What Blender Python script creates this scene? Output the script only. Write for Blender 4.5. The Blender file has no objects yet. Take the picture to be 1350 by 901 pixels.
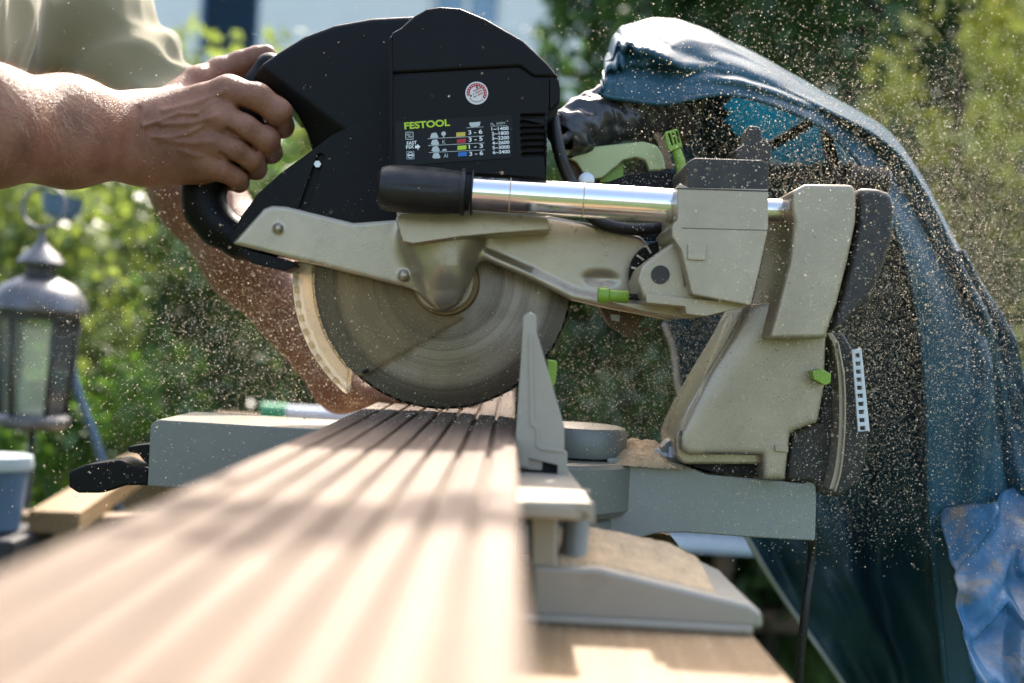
import bpy, bmesh, math, random
import numpy as np
from mathutils import Vector, Matrix
from mathutils.noise import noise as pnoise
random.seed(7); RNG = np.random.default_rng(7)
PI = math.pi
sc = bpy.context.scene
COL = sc.collection
# ------------------------------------------------------------------ camera
D, CZ, FPX, ROLL = 1.2, 0.991, 1584.0, math.radians(3.2)
cam = bpy.data.cameras.new('camera'); camo = bpy.data.objects.new('camera', cam); COL.objects.link(camo)
cam.sensor_width = 36.0; cam.lens = 36.0 * FPX / 1350.0
cam.clip_start = 0.02; cam.clip_end = 400
camo.matrix_world = Matrix.Translation((0, -D, CZ)) @ Matrix.Rotation(PI / 2, 4, 'X') @ Matrix.Rotation(ROLL, 4, 'Z')
cam.dof.use_dof = True; cam.dof.focus_distance = D - 0.09; cam.dof.aperture_fstop = 2.9
sc.camera = camo
# ------------------------------------------------------------------ sky, sun, exposure
SUN_EL, SUN_AZ = math.radians(48), math.radians(7)     # azimuth from +Y (behind the saw) towards +X
w = bpy.data.worlds.new('World'); sc.world = w; w.use_nodes = True
nt = w.node_tree; bg = nt.nodes['Background']
sky = nt.nodes.new('ShaderNodeTexSky'); sky.sky_type = 'NISHITA'; sky.sun_disc = False
sky.sun_elevation = SUN_EL; sky.sun_rotation = SUN_AZ; sky.dust_density = 5.0; sky.ozone_density = .6
nt.links.new(sky.outputs[0], bg.inputs[0]); bg.inputs[1].default_value = 0.15
sl = bpy.data.lights.new('sun', 'SUN'); so = bpy.data.objects.new('sun', sl); COL.objects.link(so)
sl.energy = 2.3; sl.angle = math.radians(0.55); sl.color = (1.0, 0.93, 0.82)
sv = Vector((math.sin(SUN_AZ) * math.cos(SUN_EL), math.cos(SUN_AZ) * math.cos(SUN_EL), math.sin(SUN_EL)))
so.rotation_euler = (-sv).to_track_quat('-Z', 'Y').to_euler(); so.location = sv * 20
vs = sc.view_settings; vs.view_transform = 'Standard'; vs.look = 'None'; vs.gamma = 1; vs.exposure = 2.1
vs.use_curve_mapping = False
sc.cycles.use_denoising = True
sc.cycles.max_bounces = 8; sc.cycles.transparent_max_bounces = 12
sc.cycles.caustics_reflective = False; sc.cycles.caustics_refractive = False

# ------------------------------------------------------------------ placing helpers
CR, SR = math.cos(ROLL), math.sin(ROLL)
def P(px, py, y=0.0):
    """direction of a photo pixel, taken at the distance y (metres behind the blade's plane)"""
    d = y + D; dx = px - 675.0; dy = 450.0 - py
    return Vector(((dx * CR - dy * SR) * d / FPX, y, CZ + (dx * SR + dy * CR) * d / FPX))
def mm(px, y=0.0): return px * (y + D) / FPX        # a length in pixels, as metres at that distance

# ------------------------------------------------------------------ material helpers
def N(nt, t, **kw):
    n = nt.nodes.new(t)
    for k, v in kw.items():
        if k.startswith('i_'): n.inputs[int(k[2:]) if k[2:].isdigit() else k[2:].replace('_', ' ')].default_value = v
        else: setattr(n, k, v)
    return n
def ramp(nt, src, stops):
    r = nt.nodes.new('ShaderNodeValToRGB'); e = r.color_ramp.elements
    while len(e) < len(stops): e.new(0.5)
    for i, (p, c) in enumerate(stops):
        e[i].position = p; e[i].color = (*c, 1) if len(c) == 3 else c
    nt.links.new(src, r.inputs[0]); return r
def mixc(nt, fac, a, b):
    m = nt.nodes.new('ShaderNodeMix'); m.data_type = 'RGBA'
    for sock, v in ((m.inputs[0], fac), (m.inputs[6], a), (m.inputs[7], b)):
        if hasattr(v, 'links'): nt.links.new(v, sock)
        elif isinstance(v, (tuple, list)): sock.default_value = (*v[:3], 1)
        else: sock.default_value = v
    return m.outputs[2]
def math_(nt, op, a, b=None):
    m = nt.nodes.new('ShaderNodeMath'); m.operation = op
    for i, v in enumerate((a, b)):
        if v is None: continue
        if hasattr(v, 'links'): nt.links.new(v, m.inputs[i])
        else: m.inputs[i].default_value = v
    return m.outputs[0]
MATS = {}
def mat(name, base, rough=.5, metal=0.0, var=.12, vscale=25, bump=.15, bscale=600, bdist=.0006, dust=0.0, specks=0.0,
        transl=0.0, coat=0.0, rvar=.1, spec=.5, stain=0.0, patch=0.0):
    m = bpy.data.materials.new(name); m.use_nodes = True; nt = m.node_tree; MATS[name] = m
    b = nt.nodes['Principled BSDF']; out = nt.nodes['Material Output']
    tc = N(nt, 'ShaderNodeTexCoord')
    n1 = N(nt, 'ShaderNodeTexNoise', i_Scale=vscale, i_Detail=6.0, i_Roughness=.6); nt.links.new(tc.outputs['Object'], n1.inputs['Vector'])
    lo = tuple(c * (1 - var) for c in base); hi = tuple(min(1, c * (1 + var)) for c in base)
    col = ramp(nt, n1.outputs[0], [(.3, lo), (.7, hi)]).outputs[0]
    if stain:
        n4 = N(nt, 'ShaderNodeTexNoise', i_Scale=vscale * 2.3, i_Detail=8.0, i_Roughness=.75); nt.links.new(tc.outputs['Object'], n4.inputs['Vector'])
        f = ramp(nt, n4.outputs[0], [(.56, (0, 0, 0)), (.74, (stain,) * 3)]).outputs[0]
        col = mixc(nt, f, col, tuple(c * .35 for c in base))
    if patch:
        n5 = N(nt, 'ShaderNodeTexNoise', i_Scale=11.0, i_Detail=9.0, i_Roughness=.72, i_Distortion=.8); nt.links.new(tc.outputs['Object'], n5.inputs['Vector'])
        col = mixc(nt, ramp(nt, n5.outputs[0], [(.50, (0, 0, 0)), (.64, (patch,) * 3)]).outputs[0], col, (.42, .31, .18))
    if dust:
        ge = N(nt, 'ShaderNodeNewGeometry'); sx = N(nt, 'ShaderNodeSeparateXYZ'); nt.links.new(ge.outputs['Normal'], sx.inputs[0])
        up = math_(nt, 'MULTIPLY', math_(nt, 'MAXIMUM', sx.outputs[2], .12), dust)
        n2 = N(nt, 'ShaderNodeTexNoise', i_Scale=70.0, i_Detail=8.0, i_Roughness=.7); nt.links.new(tc.outputs['Object'], n2.inputs['Vector'])
        f = math_(nt, 'MULTIPLY', ramp(nt, n2.outputs[0], [(.35, (.15,) * 3), (.65, (1, 1, 1))]).outputs[0], up)
        col = mixc(nt, f, col, (.5, .37, .22))
    if specks:
        v = N(nt, 'ShaderNodeTexVoronoi', i_Scale=330.0); nt.links.new(tc.outputs['Object'], v.inputs['Vector'])
        n3 = N(nt, 'ShaderNodeTexNoise', i_Scale=9.0, i_Detail=3.0); nt.links.new(tc.outputs['Object'], n3.inputs['Vector'])
        sz = math_(nt, 'MULTIPLY', ramp(nt, n3.outputs[0], [(.35, (.05,) * 3), (.7, (.34,) * 3)]).outputs[0], specks)
        wn = N(nt, 'ShaderNodeSeparateColor'); nt.links.new(v.outputs['Color'], wn.inputs[0])
        f = math_(nt, 'LESS_THAN', v.outputs[0], math_(nt, 'MULTIPLY', sz, wn.outputs[0]))
        col = mixc(nt, f, col, (.62, .48, .31))
    nt.links.new(col, b.inputs['Base Color'])
    b.inputs['Metallic'].default_value = metal; b.inputs['Specular IOR Level'].default_value = spec
    b.inputs['Coat Weight'].default_value = coat
    rr = N(nt, 'ShaderNodeMapRange', i_3=max(0.02, rough - rvar), i_4=min(1, rough + rvar)); nt.links.new(n1.outputs[0], rr.inputs[0])
    nt.links.new(rr.outputs[0], b.inputs['Roughness'])
    if bump:
        nb = N(nt, 'ShaderNodeTexNoise', i_Scale=bscale, i_Detail=3.0); nt.links.new(tc.outputs['Object'], nb.inputs['Vector'])
        bp = N(nt, 'ShaderNodeBump', i_Strength=bump, i_Distance=bdist); nt.links.new(nb.outputs[0], bp.inputs['Height'])
        nt.links.new(bp.outputs[0], b.inputs['Normal'])
    if transl:
        t = N(nt, 'ShaderNodeBsdfTranslucent'); nt.links.new(col, t.inputs[0])
        ms = N(nt, 'ShaderNodeMixShader', i_0=transl); nt.links.new(b.outputs[0], ms.inputs[1]); nt.links.new(t.outputs[0], ms.inputs[2])
        nt.links.new(ms.outputs[0], out.inputs[0])
    return m
def glassy(name, col, rough, fac, glossy=.12):
    """thin clear plastic: mostly transparent with a tint, a share of gloss and haze"""
    m = bpy.data.materials.new(name); m.use_nodes = True; nt = m.node_tree; MATS[name] = m
    nt.nodes.remove(nt.nodes['Principled BSDF']); out = nt.nodes['Material Output']
    t = N(nt, 'ShaderNodeBsdfTransparent'); t.inputs[0].default_value = (*col, 1)
    d = N(nt, 'ShaderNodeBsdfTranslucent'); d.inputs[0].default_value = (*col, 1)
    d2 = N(nt, 'ShaderNodeBsdfDiffuse'); d2.inputs[0].default_value = (*col, 1)
    g = N(nt, 'ShaderNodeBsdfGlossy'); g.inputs['Roughness'].default_value = rough
    md = N(nt, 'ShaderNodeMixShader', i_0=.5); nt.links.new(d.outputs[0], md.inputs[1]); nt.links.new(d2.outputs[0], md.inputs[2])
    m1 = N(nt, 'ShaderNodeMixShader', i_0=fac); nt.links.new(t.outputs[0], m1.inputs[1]); nt.links.new(md.outputs[0], m1.inputs[2])
    fr = N(nt, 'ShaderNodeLayerWeight', i_Blend=glossy)
    m2 = N(nt, 'ShaderNodeMixShader'); nt.links.new(fr.outputs[0], m2.inputs[0])
    nt.links.new(m1.outputs[0], m2.inputs[1]); nt.links.new(g.outputs[0], m2.inputs[2]); nt.links.new(m2.outputs[0], out.inputs[0])
    return m
def leafmat(name, a, b, transl=.4, rough=.4):
    m = bpy.data.materials.new(name); m.use_nodes = True; nt = m.node_tree; MATS[name] = m
    p = nt.nodes['Principled BSDF']; out = nt.nodes['Material Output']
    g = N(nt, 'ShaderNodeNewGeometry')
    col = ramp(nt, g.outputs['Random Per Island'], [(0, a), (1, b)]).outputs[0]
    nt.links.new(col, p.inputs['Base Color']); p.inputs['Roughness'].default_value = rough
    t = N(nt, 'ShaderNodeBsdfTranslucent')
    nt.links.new(mixc(nt, .5, col, (b[0] * 1.6, b[1] * 1.7, b[2] * .6)), t.inputs[0])
    ms = N(nt, 'ShaderNodeMixShader', i_0=transl); nt.links.new(p.outputs[0], ms.inputs[1]); nt.links.new(t.outputs[0], ms.inputs[2])
    nt.links.new(ms.outputs[0], out.inputs[0]); return m
def woodmat(name, a, b, scale=(60, 3, 60), rough=.6, stain=0.0):
    m = bpy.data.materials.new(name); m.use_nodes = True; nt = m.node_tree; MATS[name] = m
    p = nt.nodes['Principled BSDF']
    tc = N(nt, 'ShaderNodeTexCoord'); mp = N(nt, 'ShaderNodeMapping'); mp.inputs['Scale'].default_value = scale
    nt.links.new(tc.outputs['Object'], mp.inputs[0])
    n1 = N(nt, 'ShaderNodeTexNoise', i_Scale=1.0, i_Detail=8.0, i_Roughness=.65, i_Distortion=.6); nt.links.new(mp.outputs[0], n1.inputs['Vector'])
    n2 = N(nt, 'ShaderNodeTexNoise', i_Scale=7.0, i_Detail=4.0); nt.links.new(tc.outputs['Object'], n2.inputs['Vector'])
    c1 = ramp(nt, n1.outputs[0], [(.3, a), (.68, b)]).outputs[0]
    c2 = mixc(nt, ramp(nt, n2.outputs[0], [(.42, (0, 0, 0)), (.75, (.45 + stain,) * 3)]).outputs[0], c1, tuple(x * .6 for x in a))
    nt.links.new(c2, p.inputs['Base Color']); p.inputs['Roughness'].default_value = rough
    bp = N(nt, 'ShaderNodeBump', i_Strength=.35, i_Distance=.0008); nt.links.new(n1.outputs[0], bp.inputs['Height'])
    nt.links.new(bp.outputs[0], p.inputs['Normal']); return m

# ------------------------------------------------------------------ object helpers
def tag(o, label=None, cat=None, group=None, kind=None):
    for k, v in (('label', label), ('category', cat), ('group', group), ('kind', kind)):
        if v: o[k] = v
    return o
def empty(name, loc):
    o = bpy.data.objects.new(name, None); o.location = loc; o.empty_display_size = .05; COL.objects.link(o); return o
def wloc(o):
    l = Vector(o.location)
    while o.parent: o = o.parent; l += Vector(o.location)
    return l
def link(name, me, m, parent=None, smooth=False, center=True):
    """mesh given in world coordinates -> object with its origin at its own base"""
    n = len(me.vertices); co = np.empty(n * 3, np.float32); me.vertices.foreach_get('co', co); co = co.reshape(-1, 3)
    lo, hi = co.min(0), co.max(0); base = np.array([(lo[0] + hi[0]) / 2, (lo[1] + hi[1]) / 2, lo[2]], np.float32)
    if not center: base[:] = 0
    me.vertices.foreach_set('co', (co - base).ravel())
    if m: me.materials.append(MATS[m] if isinstance(m, str) else m)
    if smooth: me.polygons.foreach_set('use_smooth', np.ones(len(me.polygons), bool))
    me.update()
    o = bpy.data.objects.new(name, me); COL.objects.link(o)
    l = Vector(base.tolist())
    if parent: o.parent = parent; l -= wloc(parent)
    o.location = l
    return o
def from_np(name, V, F, m, parent=None, smooth=True):
    me = bpy.data.meshes.new(name); V = np.asarray(V, np.float32); F = np.asarray(F, np.int32)
    me.vertices.add(len(V)); me.vertices.foreach_set('co', V.ravel())
    k = F.shape[1]; me.loops.add(F.size); me.loops.foreach_set('vertex_index', F.ravel())
    me.polygons.add(len(F)); me.polygons.foreach_set('loop_start', np.arange(0, F.size, k, dtype=np.int32))
    me.update(calc_edges=True); me.validate()
    return link(name, me, m, parent, smooth)
def bobj(name, bm, m, parent=None, bev=0, seg=3, smooth=True):
    bmesh.ops.recalc_face_normals(bm, faces=bm.faces)
    me = bpy.data.meshes.new(name); bm.to_mesh(me); bm.free()
    o = link(name, me, m, parent, smooth and bev > 0)
    if bev:
        md = o.modifiers.new('bevel', 'BEVEL'); md.width = bev; md.segments = seg; md.limit_method = 'ANGLE'; md.angle_limit = math.radians(35)
        md.harden_normals = True; md.use_clamp_overlap = True
    return o
def rpoly(pts, r=0.0):
    """polygon with rounded corners: points (x, y) or (x, y, radius)"""
    out = []; n = len(pts)
    for i in range(n):
        p = Vector(pts[i][:2]); rr = pts[i][2] if len(pts[i]) > 2 else r
        a = Vector(pts[i - 1][:2]) - p; b = Vector(pts[(i + 1) % n][:2]) - p
        if rr <= 0 or a.length < 1e-9 or b.length < 1e-9: out.append((p.x, p.y)); continue
        ang = a.angle(b)
        if ang > math.radians(174): out.append((p.x, p.y)); continue
        t = min(rr / math.tan(ang / 2), a.length * .48, b.length * .48)
        p1 = p + a.normalized() * t; p2 = p + b.normalized() * t
        k = max(2, int((PI - ang) / math.radians(16)) + 1)
        for j in range(k + 1):
            s = j / k; q = p1 * (1 - s) ** 2 + p * 2 * s * (1 - s) + p2 * s * s; out.append((q.x, q.y))
    return out
def ext(name, pts, y0, y1, m, parent=None, bev=.002, r=0, seg=3, yref=None):
    """outline in photo pixels at distance y0, pushed straight back to y1"""
    yr = y0 if yref is None else yref
    bm = bmesh.new(); W = [P(x, z, yr) for x, z in rpoly(pts, r)]
    f = [bm.verts.new((p.x, y0, p.z)) for p in W]; b = [bm.verts.new((p.x, y1, p.z)) for p in W]; n = len(W)
    bm.faces.new(f); bm.faces.new(b[::-1])
    for i in range(n): bm.faces.new((f[i], f[(i + 1) % n], b[(i + 1) % n], b[i]))
    return bobj(name, bm, m, parent, bev, seg)
def box(name, lo, hi, m, parent=None, bev=.002, seg=2):
    bm = bmesh.new(); bmesh.ops.create_cube(bm, size=1)
    for v in bm.verts: v.co = Vector([lo[i] + (v.co[i] + .5) * (hi[i] - lo[i]) for i in range(3)])
    return bobj(name, bm, m, parent, bev, seg)
def beam(name, a, b, wd, h, m, parent=None, bev=.003):
    a, b = Vector(a), Vector(b); q = (b - a).to_track_quat('X', 'Z').to_matrix().to_4x4(); L = (b - a).length
    bm = bmesh.new(); bmesh.ops.create_cube(bm, size=1)
    for v in bm.verts: v.co = (Matrix.Translation((a + b) / 2) @ q) @ Vector((v.co.x * L, v.co.y * wd, v.co.z * h))
    return bobj(name, bm, m, parent, bev, 2)
def lathe(name, prof, org, axis, m, parent=None, seg=48, bev=0, smooth=True, rfun=None):
    """profile [(r, h)] turned about axis at org"""
    q = Vector(axis).to_track_quat('Z', 'Y').to_matrix(); o = Vector(org); V = []; F = []
    for r, h in prof:
        for i in range(seg):
            a = 2 * PI * i / seg; rr = r * (rfun(a, h) if rfun else 1)
            V.append(o + q @ Vector((rr * math.cos(a), rr * math.sin(a), h)))
    n = len(prof)
    for j in range(n - 1):
        for i in range(seg):
            F.append((j * seg + i, j * seg + (i + 1) % seg, (j + 1) * seg + (i + 1) % seg, (j + 1) * seg + i))
    me = bpy.data.meshes.new(name)
    F += [tuple(range(seg))[::-1], tuple((n - 1) * seg + i for i in range(seg))]
    me.from_pydata([tuple(v) for v in V], [], F)
    ob = link(name, me, m, parent, smooth)
    if smooth:
        md = ob.modifiers.new('edges', 'EDGE_SPLIT'); md.split_angle = math.radians(38)
    return ob
def catmull(pts, n=8):
    pts = [Vector(p) for p in pts]; out = []
    for i in range(len(pts) - 1):
        p0 = pts[max(0, i - 1)]; p1 = pts[i]; p2 = pts[i + 1]; p3 = pts[min(len(pts) - 1, i + 2)]
        for j in range(n):
            t = j / n
            out.append(.5 * (2 * p1 + (p2 - p0) * t + (2 * p0 - 5 * p1 + 4 * p2 - p3) * t * t + (3 * p1 - p0 - 3 * p2 + p3) * t ** 3))
    out.append(pts[-1]); return out
def tube(name, pts, r, m, parent=None, seg=12, n=8):
    """r: number or a list of radii, one for each point"""
    c = catmull(pts, n); V = []; F = []
    k = len(c); up = Vector((0.12, .35, .93))
    for i, p in enumerate(c):
        t = (c[min(i + 1, k - 1)] - c[max(i - 1, 0)]).normalized(); a = t.cross(up)
        if a.length < 1e-4: a = t.cross(Vector((1, 0, 0)))
        a.normalize(); b = t.cross(a)
        if isinstance(r, (int, float)): rr = r
        else:
            s = i / (k - 1) * (len(r) - 1); j = min(int(s), len(r) - 2); rr = r[j] + (r[j + 1] - r[j]) * (s - j)
        for q in range(seg):
            an = 2 * PI * q / seg; V.append(p + (a * math.cos(an) + b * math.sin(an)) * rr)
    for i in range(k - 1):
        for q in range(seg): F.append((i * seg + q, i * seg + (q + 1) % seg, (i + 1) * seg + (q + 1) % seg, (i + 1) * seg + q))
    F += [tuple(range(seg))[::-1], tuple((k - 1) * seg + q for q in range(seg))]
    me = bpy.data.meshes.new(name); me.from_pydata([tuple(v) for v in V], [], F)
    return link(name, me, m, parent, True)
def holed(name, outer, holes, y0, y1, m, parent=None, bev=.0006):
    """flat plate with openings, outlines in photo pixels at distance y0"""
    cu = bpy.data.curves.new(name, 'CURVE'); cu.dimensions = '2D'; cu.fill_mode = 'BOTH'
    cu.extrude = (y1 - y0) / 2 - bev; cu.bevel_depth = bev; cu.offset = -bev; cu.bevel_resolution = 1
    for loop in [outer] + holes:
        s = cu.splines.new('POLY'); s.points.add(len(loop) - 1); s.use_cyclic_u = True
        for i, (x, z) in enumerate(loop): p = P(x, z, y0); s.points[i].co = (p.x, p.z, 0, 1)
    ob = bpy.data.objects.new('tmp', cu); COL.objects.link(ob); dg = bpy.context.evaluated_depsgraph_get()
    me = bpy.data.meshes.new_from_object(ob.evaluated_get(dg)); bpy.data.objects.remove(ob)
    ym = (y0 + y1) / 2
    for v in me.vertices: v.co = (v.co.x, ym - v.co.z, v.co.y)
    me.materials.clear(); bm = bmesh.new(); bm.from_mesh(me); bmesh.ops.remove_doubles(bm, verts=bm.verts, dist=1e-6)
    bmesh.ops.recalc_face_normals(bm, faces=bm.faces); bm.to_mesh(me); bm.free()
    return link(name, me, m, parent)
def capsule(x0, y0, x1, y1, r, n=6):
    a = math.atan2(y1 - y0, x1 - x0); o = []
    for i in range(n + 1): t = a + PI / 2 + PI * i / n; o.append((x0 + r * math.cos(t), y0 + r * math.sin(t)))
    for i in range(n + 1): t = a - PI / 2 + PI * i / n; o.append((x1 + r * math.cos(t), y1 + r * math.sin(t)))
    return o
def text(s, px, py, wpx, hpx, y, m, parent, ang=4.5, name='lettering', thick=.0001, bold=0):
    """lettering fitted to a box of wpx by hpx pixels, its lower left corner at the pixel px, py"""
    cu = bpy.data.curves.new(name, 'FONT'); cu.body = s; cu.extrude = thick; cu.size = 1; cu.offset = bold
    ob = bpy.data.objects.new('tmp', cu); COL.objects.link(ob); dg = bpy.context.evaluated_depsgraph_get()
    me = bpy.data.meshes.new_from_object(ob.evaluated_get(dg)); bpy.data.objects.remove(ob)
    co = np.array([v.co[:] for v in me.vertices]); lo = co.min(0); hi = co.max(0)
    sx = mm(wpx, y) / (hi[0] - lo[0]); sy = mm(hpx, y) / (hi[1] - lo[1]); o = P(px, py, y)
    a = math.radians(ang) + ROLL; ca, sa = math.cos(a), math.sin(a)
    for v in me.vertices:
        x = (v.co.x - lo[0]) * sx; z = (v.co.y - lo[1]) * sy
        v.co = (o.x + x * ca - z * sa, y - v.co.z, o.z + x * sa + z * ca)
    me.materials.clear(); return link(name, me, m, parent)
def grid(name, pts, m, parent=None, solid=.0012, closed=False):
    """pts: array (nu, nv, 3)"""
    A = np.asarray(pts, np.float32); nu, nv = A.shape[:2]
    i = np.arange(nu - 1)[:, None] * nv; j = np.arange(nv - 1)[None]
    F = np.stack([i + j, i + j + 1, i + j + 1 + nv, i + j + nv], -1).reshape(-1, 4)
    o = from_np(name, A.reshape(-1, 3), F, m, parent)
    if solid: md = o.modifiers.new('thick', 'SOLIDIFY'); md.thickness = solid
    return o
# ------------------------------------------------------------------ implicit surfaces (bodies and castings)
def ln(v): return np.sqrt((v * v).sum(-1))
def rc(a, b, r1, r2):
    a = np.array(a, np.float32); b = np.array(b, np.float32); ba = b - a; q = float(ba @ ba) + 1e-12
    return lambda p: (lambda t: ln(p - a - t[:, None] * ba) - (r1 + (r2 - r1) * t))(np.clip(((p - a) @ ba) / q, 0, 1))
def ell(c, r):
    c = np.array(c, np.float32); r = np.array(r, np.float32)
    def f(p):
        k0 = ln((p - c) / r); k1 = ln((p - c) / (r * r)) + 1e-9; return k0 * (k0 - 1) / k1
    return f
def smin(a, b, k):
    h = np.maximum(k - np.abs(a - b), 0) / k; return np.minimum(a, b) - h * h * k * .25
def union(fs, k):
    def f(p):
        d = fs[0](p)
        for g in fs[1:]: d = smin(d, g(p), k)
        return d
    return f
def sdpoly(pts2, y0, y1, rnd):
    """extruded polygon in the x-z plane, edges rounded by rnd"""
    V = np.array(pts2, np.float32); yc, hh = (y0 + y1) / 2, (y1 - y0) / 2
    def f(p):
        q = p[:, [0, 2]]; d = np.full(len(q), 1e9, np.float32); s = np.ones(len(q), np.float32)
        for i in range(len(V)):
            a, b = V[i - 1], V[i]; e = a - b; wv = q - b
            t = np.clip((wv @ e) / (e @ e), 0, 1); bb = wv - t[:, None] * e; d = np.minimum(d, (bb * bb).sum(1))
            c1 = q[:, 1] >= b[1]; c2 = q[:, 1] < a[1]; c3 = e[0] * wv[:, 1] > e[1] * wv[:, 0]
            flip = (c1 & c2 & c3) | (~c1 & ~c2 & ~c3); s[flip] *= -1
        d = s * np.sqrt(d) + rnd; dy = np.abs(p[:, 1] - yc) - hh + rnd
        return np.minimum(np.maximum(d, dy), 0) + np.sqrt(np.maximum(d, 0) ** 2 + np.maximum(dy, 0) ** 2) - rnd
    return f
def nets(f, lo, hi, h, newton=2):
    lo = np.array(lo, np.float32); hi = np.array(hi, np.float32); B = 8
    nb = np.ceil((hi - lo) / (h * B)).astype(int); n = nb * B
    g = np.stack(np.meshgrid(*[np.arange(k) for k in nb], indexing='ij'), -1).reshape(-1, 3)
    dc = f((lo + (g * B + B / 2 - .5) * h).astype(np.float32))
    A = np.repeat(np.repeat(np.repeat(np.where(dc > 0, 1., -1.).astype(np.float32).reshape(nb), B, 0), B, 1), B, 2)
    act = g[np.abs(dc) < h * B * 1.5]
    o8 = np.stack(np.meshgrid(*[np.arange(B)] * 3, indexing='ij'), -1).reshape(-1, 3)
    for s in range(0, len(act), 2000):
        idx = (act[s:s + 2000, None] * B + o8[None]).reshape(-1, 3)
        A[idx[:, 0], idx[:, 1], idx[:, 2]] = f((lo + idx * h).astype(np.float32))
    S = A < 0
    c = sum(S[i:n[0] - 1 + i, j:n[1] - 1 + j, k:n[2] - 1 + k].astype(np.int8) for i in (0, 1) for j in (0, 1) for k in (0, 1))
    cells = np.argwhere((c > 0) & (c < 8)); vid = np.full(n - 1, -1, np.int32); vid[tuple(cells.T)] = np.arange(len(cells))
    V = (lo + (cells + .5) * h).astype(np.float32); e = h * .35
    acc = np.zeros_like(V); cnt = np.zeros(len(V), np.float32)
    cor = [(i, j, k) for i in (0, 1) for j in (0, 1) for k in (0, 1)]
    for a in cor:
        for ax in range(3):
            if a[ax]: continue
            b = list(a); b[ax] = 1
            va = A[tuple((cells + a).T)]; vb = A[tuple((cells + b).T)]; m_ = (va < 0) != (vb < 0)
            t = va / (va - vb + 1e-12); pt = cells + np.array(a) ; pt = pt.astype(np.float32); pt[:, ax] += t
            acc[m_] += pt[m_]; cnt[m_] += 1
    V = (lo + acc / np.maximum(cnt, 1)[:, None] * h).astype(np.float32)
    for _ in range(newton):
        d = f(V); G = np.stack([f(V + np.eye(3, dtype=np.float32)[i] * e) - f(V - np.eye(3, dtype=np.float32)[i] * e) for i in range(3)], -1) / (2 * e)
        V = V - np.clip(d, -h, h)[:, None] * G / np.maximum((G * G).sum(1), .3)[:, None]
        V = V.astype(np.float32)
    Q = []
    for ax in range(3):
        u, v = (ax + 1) % 3, (ax + 2) % 3
        sl0 = [slice(1, -1)] * 3; sl0[ax] = slice(0, -1); sl1 = [slice(1, -1)] * 3; sl1[ax] = slice(1, None)
        s0, s1 = S[tuple(sl0)], S[tuple(sl1)]; e0 = np.argwhere(s0 != s1)
        flip = s0[tuple(e0.T)]; off = np.ones(3, int); off[ax] = 0; e0 = e0 + off
        du = np.eye(3, dtype=int)[u]; dv = np.eye(3, dtype=int)[v]
        ok = (e0 < n - 1).all(1) & ((e0 - du - dv) >= 0).all(1); e0, flip = e0[ok], flip[ok]
        q = np.stack([vid[tuple((e0 - du - dv).T)], vid[tuple((e0 - dv).T)], vid[tuple(e0.T)], vid[tuple((e0 - du).T)]], 1)
        q[~flip] = q[~flip][:, ::-1]; Q.append(q)
    Q = np.concatenate(Q); Q = Q[(Q >= 0).all(1)]
    return V, Q
# ================================================================== materials
mat('silver', (.395, .335, .245), .30, .6, .14, 18, .35, 900, .0004, dust=.25, specks=.4, stain=.5)
mat('silver_dusty', (.375, .315, .225), .38, .45, .18, 14, .3, 700, .0005, dust=.5, specks=1.0, stain=.2)
mat('base_grey', (.17, .178, .158), .45, .2, .05, 16, .2, 900, .0004, dust=.35, specks=.4, stain=.2)
mat('base_dusty', (.27, .28, .25), .48, .2, .06, 16, .2, 900, .0004, dust=.4, specks=1.0, stain=.2)
mat('foot_cast', (.33, .30, .24), .45, .25, .06, 16, .25, 800, .0005, dust=.3, stain=.35)
mat('black_plastic', (.003, .0031, .0035), .42, 0, .15, 30, .5, 1400, .0005, dust=.02, specks=.05, spec=.17)
mat('black_dusty', (.011, .0105, .010), .5, 0, .2, 30, .5, 900, .0006, dust=.5, specks=1.0)
mat('black_rubber', (.006, .0062, .0075), .42, 0, .2, 40, .5, 700, .0006, dust=.12, specks=.35, spec=.4)
mat('dark_hollow', (.006, .006, .006), .8, 0, .1, 30, 0)
mat('chrome', (.78, .77, .75), .09, 1, .03, 30, .05, 200, .0002, dust=.12)
mat('chrome_dusty', (.7, .68, .62), .2, 1, .05, 30, .1, 300, .0003, dust=.3, specks=.7)
mat('steel', (.5, .5, .48), .35, .9, .1, 60, .2, 500)
mat('lime', (.22, .36, .03), .4, 0, .12, 60, .2, 600, stain=.5)
mat('lime_metal', (.4, .43, .2), .4, .3, .08, 30, .2, 600, stain=.25, specks=.3)
mat('rusty', (.10, .06, .03), .6, .3, .4, 60, .5, 300, stain=.5)
mat('brass', (.22, .15, .06), .5, .6, .3, 80, .3, 300)
mat('label_black', (.006, .007, .0065), .45, 0, .08, 60, .05, 500, spec=.2)
mat('print_white', (.85, .86, .82), .5, 0, .05, 60, 0)
mat('print_grey', (.5, .53, .5), .5, 0, .05, 60, 0)
mat('print_lime', (.45, .62, .02), .5, 0, .05, 60, 0)
mat('print_yellow', (.62, .45, .06), .5, 0, .05, 60, 0)
mat('print_red', (.42, .012, .02), .5, 0, .05, 60, 0)
mat('print_blue', (.01, .14, .45), .5, 0, .05, 60, 0)
mat('sticker_white', (.68, .66, .62), .45, 0, .05, 60, 0)
mat('white_plastic', (.72, .74, .74), .45, 0, .06, 60, .1, 500, specks=.6)
glassy('clear_guard', (.93, .87, .74), .08, .10, .2)
glassy('guard_rim', (.95, .88, .74), .12, .5, .25)
glassy('lantern_glass', (.9, .95, .92), .05, .16, .3)
woodmat('larch', (.085, .048, .025), (.21, .143, .092), (150, 2.6, 60), .7)
woodmat('pine', (.20, .12, .05), (.33, .22, .11), (55, 2.2, 40), .6)
woodmat('pine_cross', (.18, .11, .05), (.3, .2, .11), (2.2, 40, 40), .6)
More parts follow.
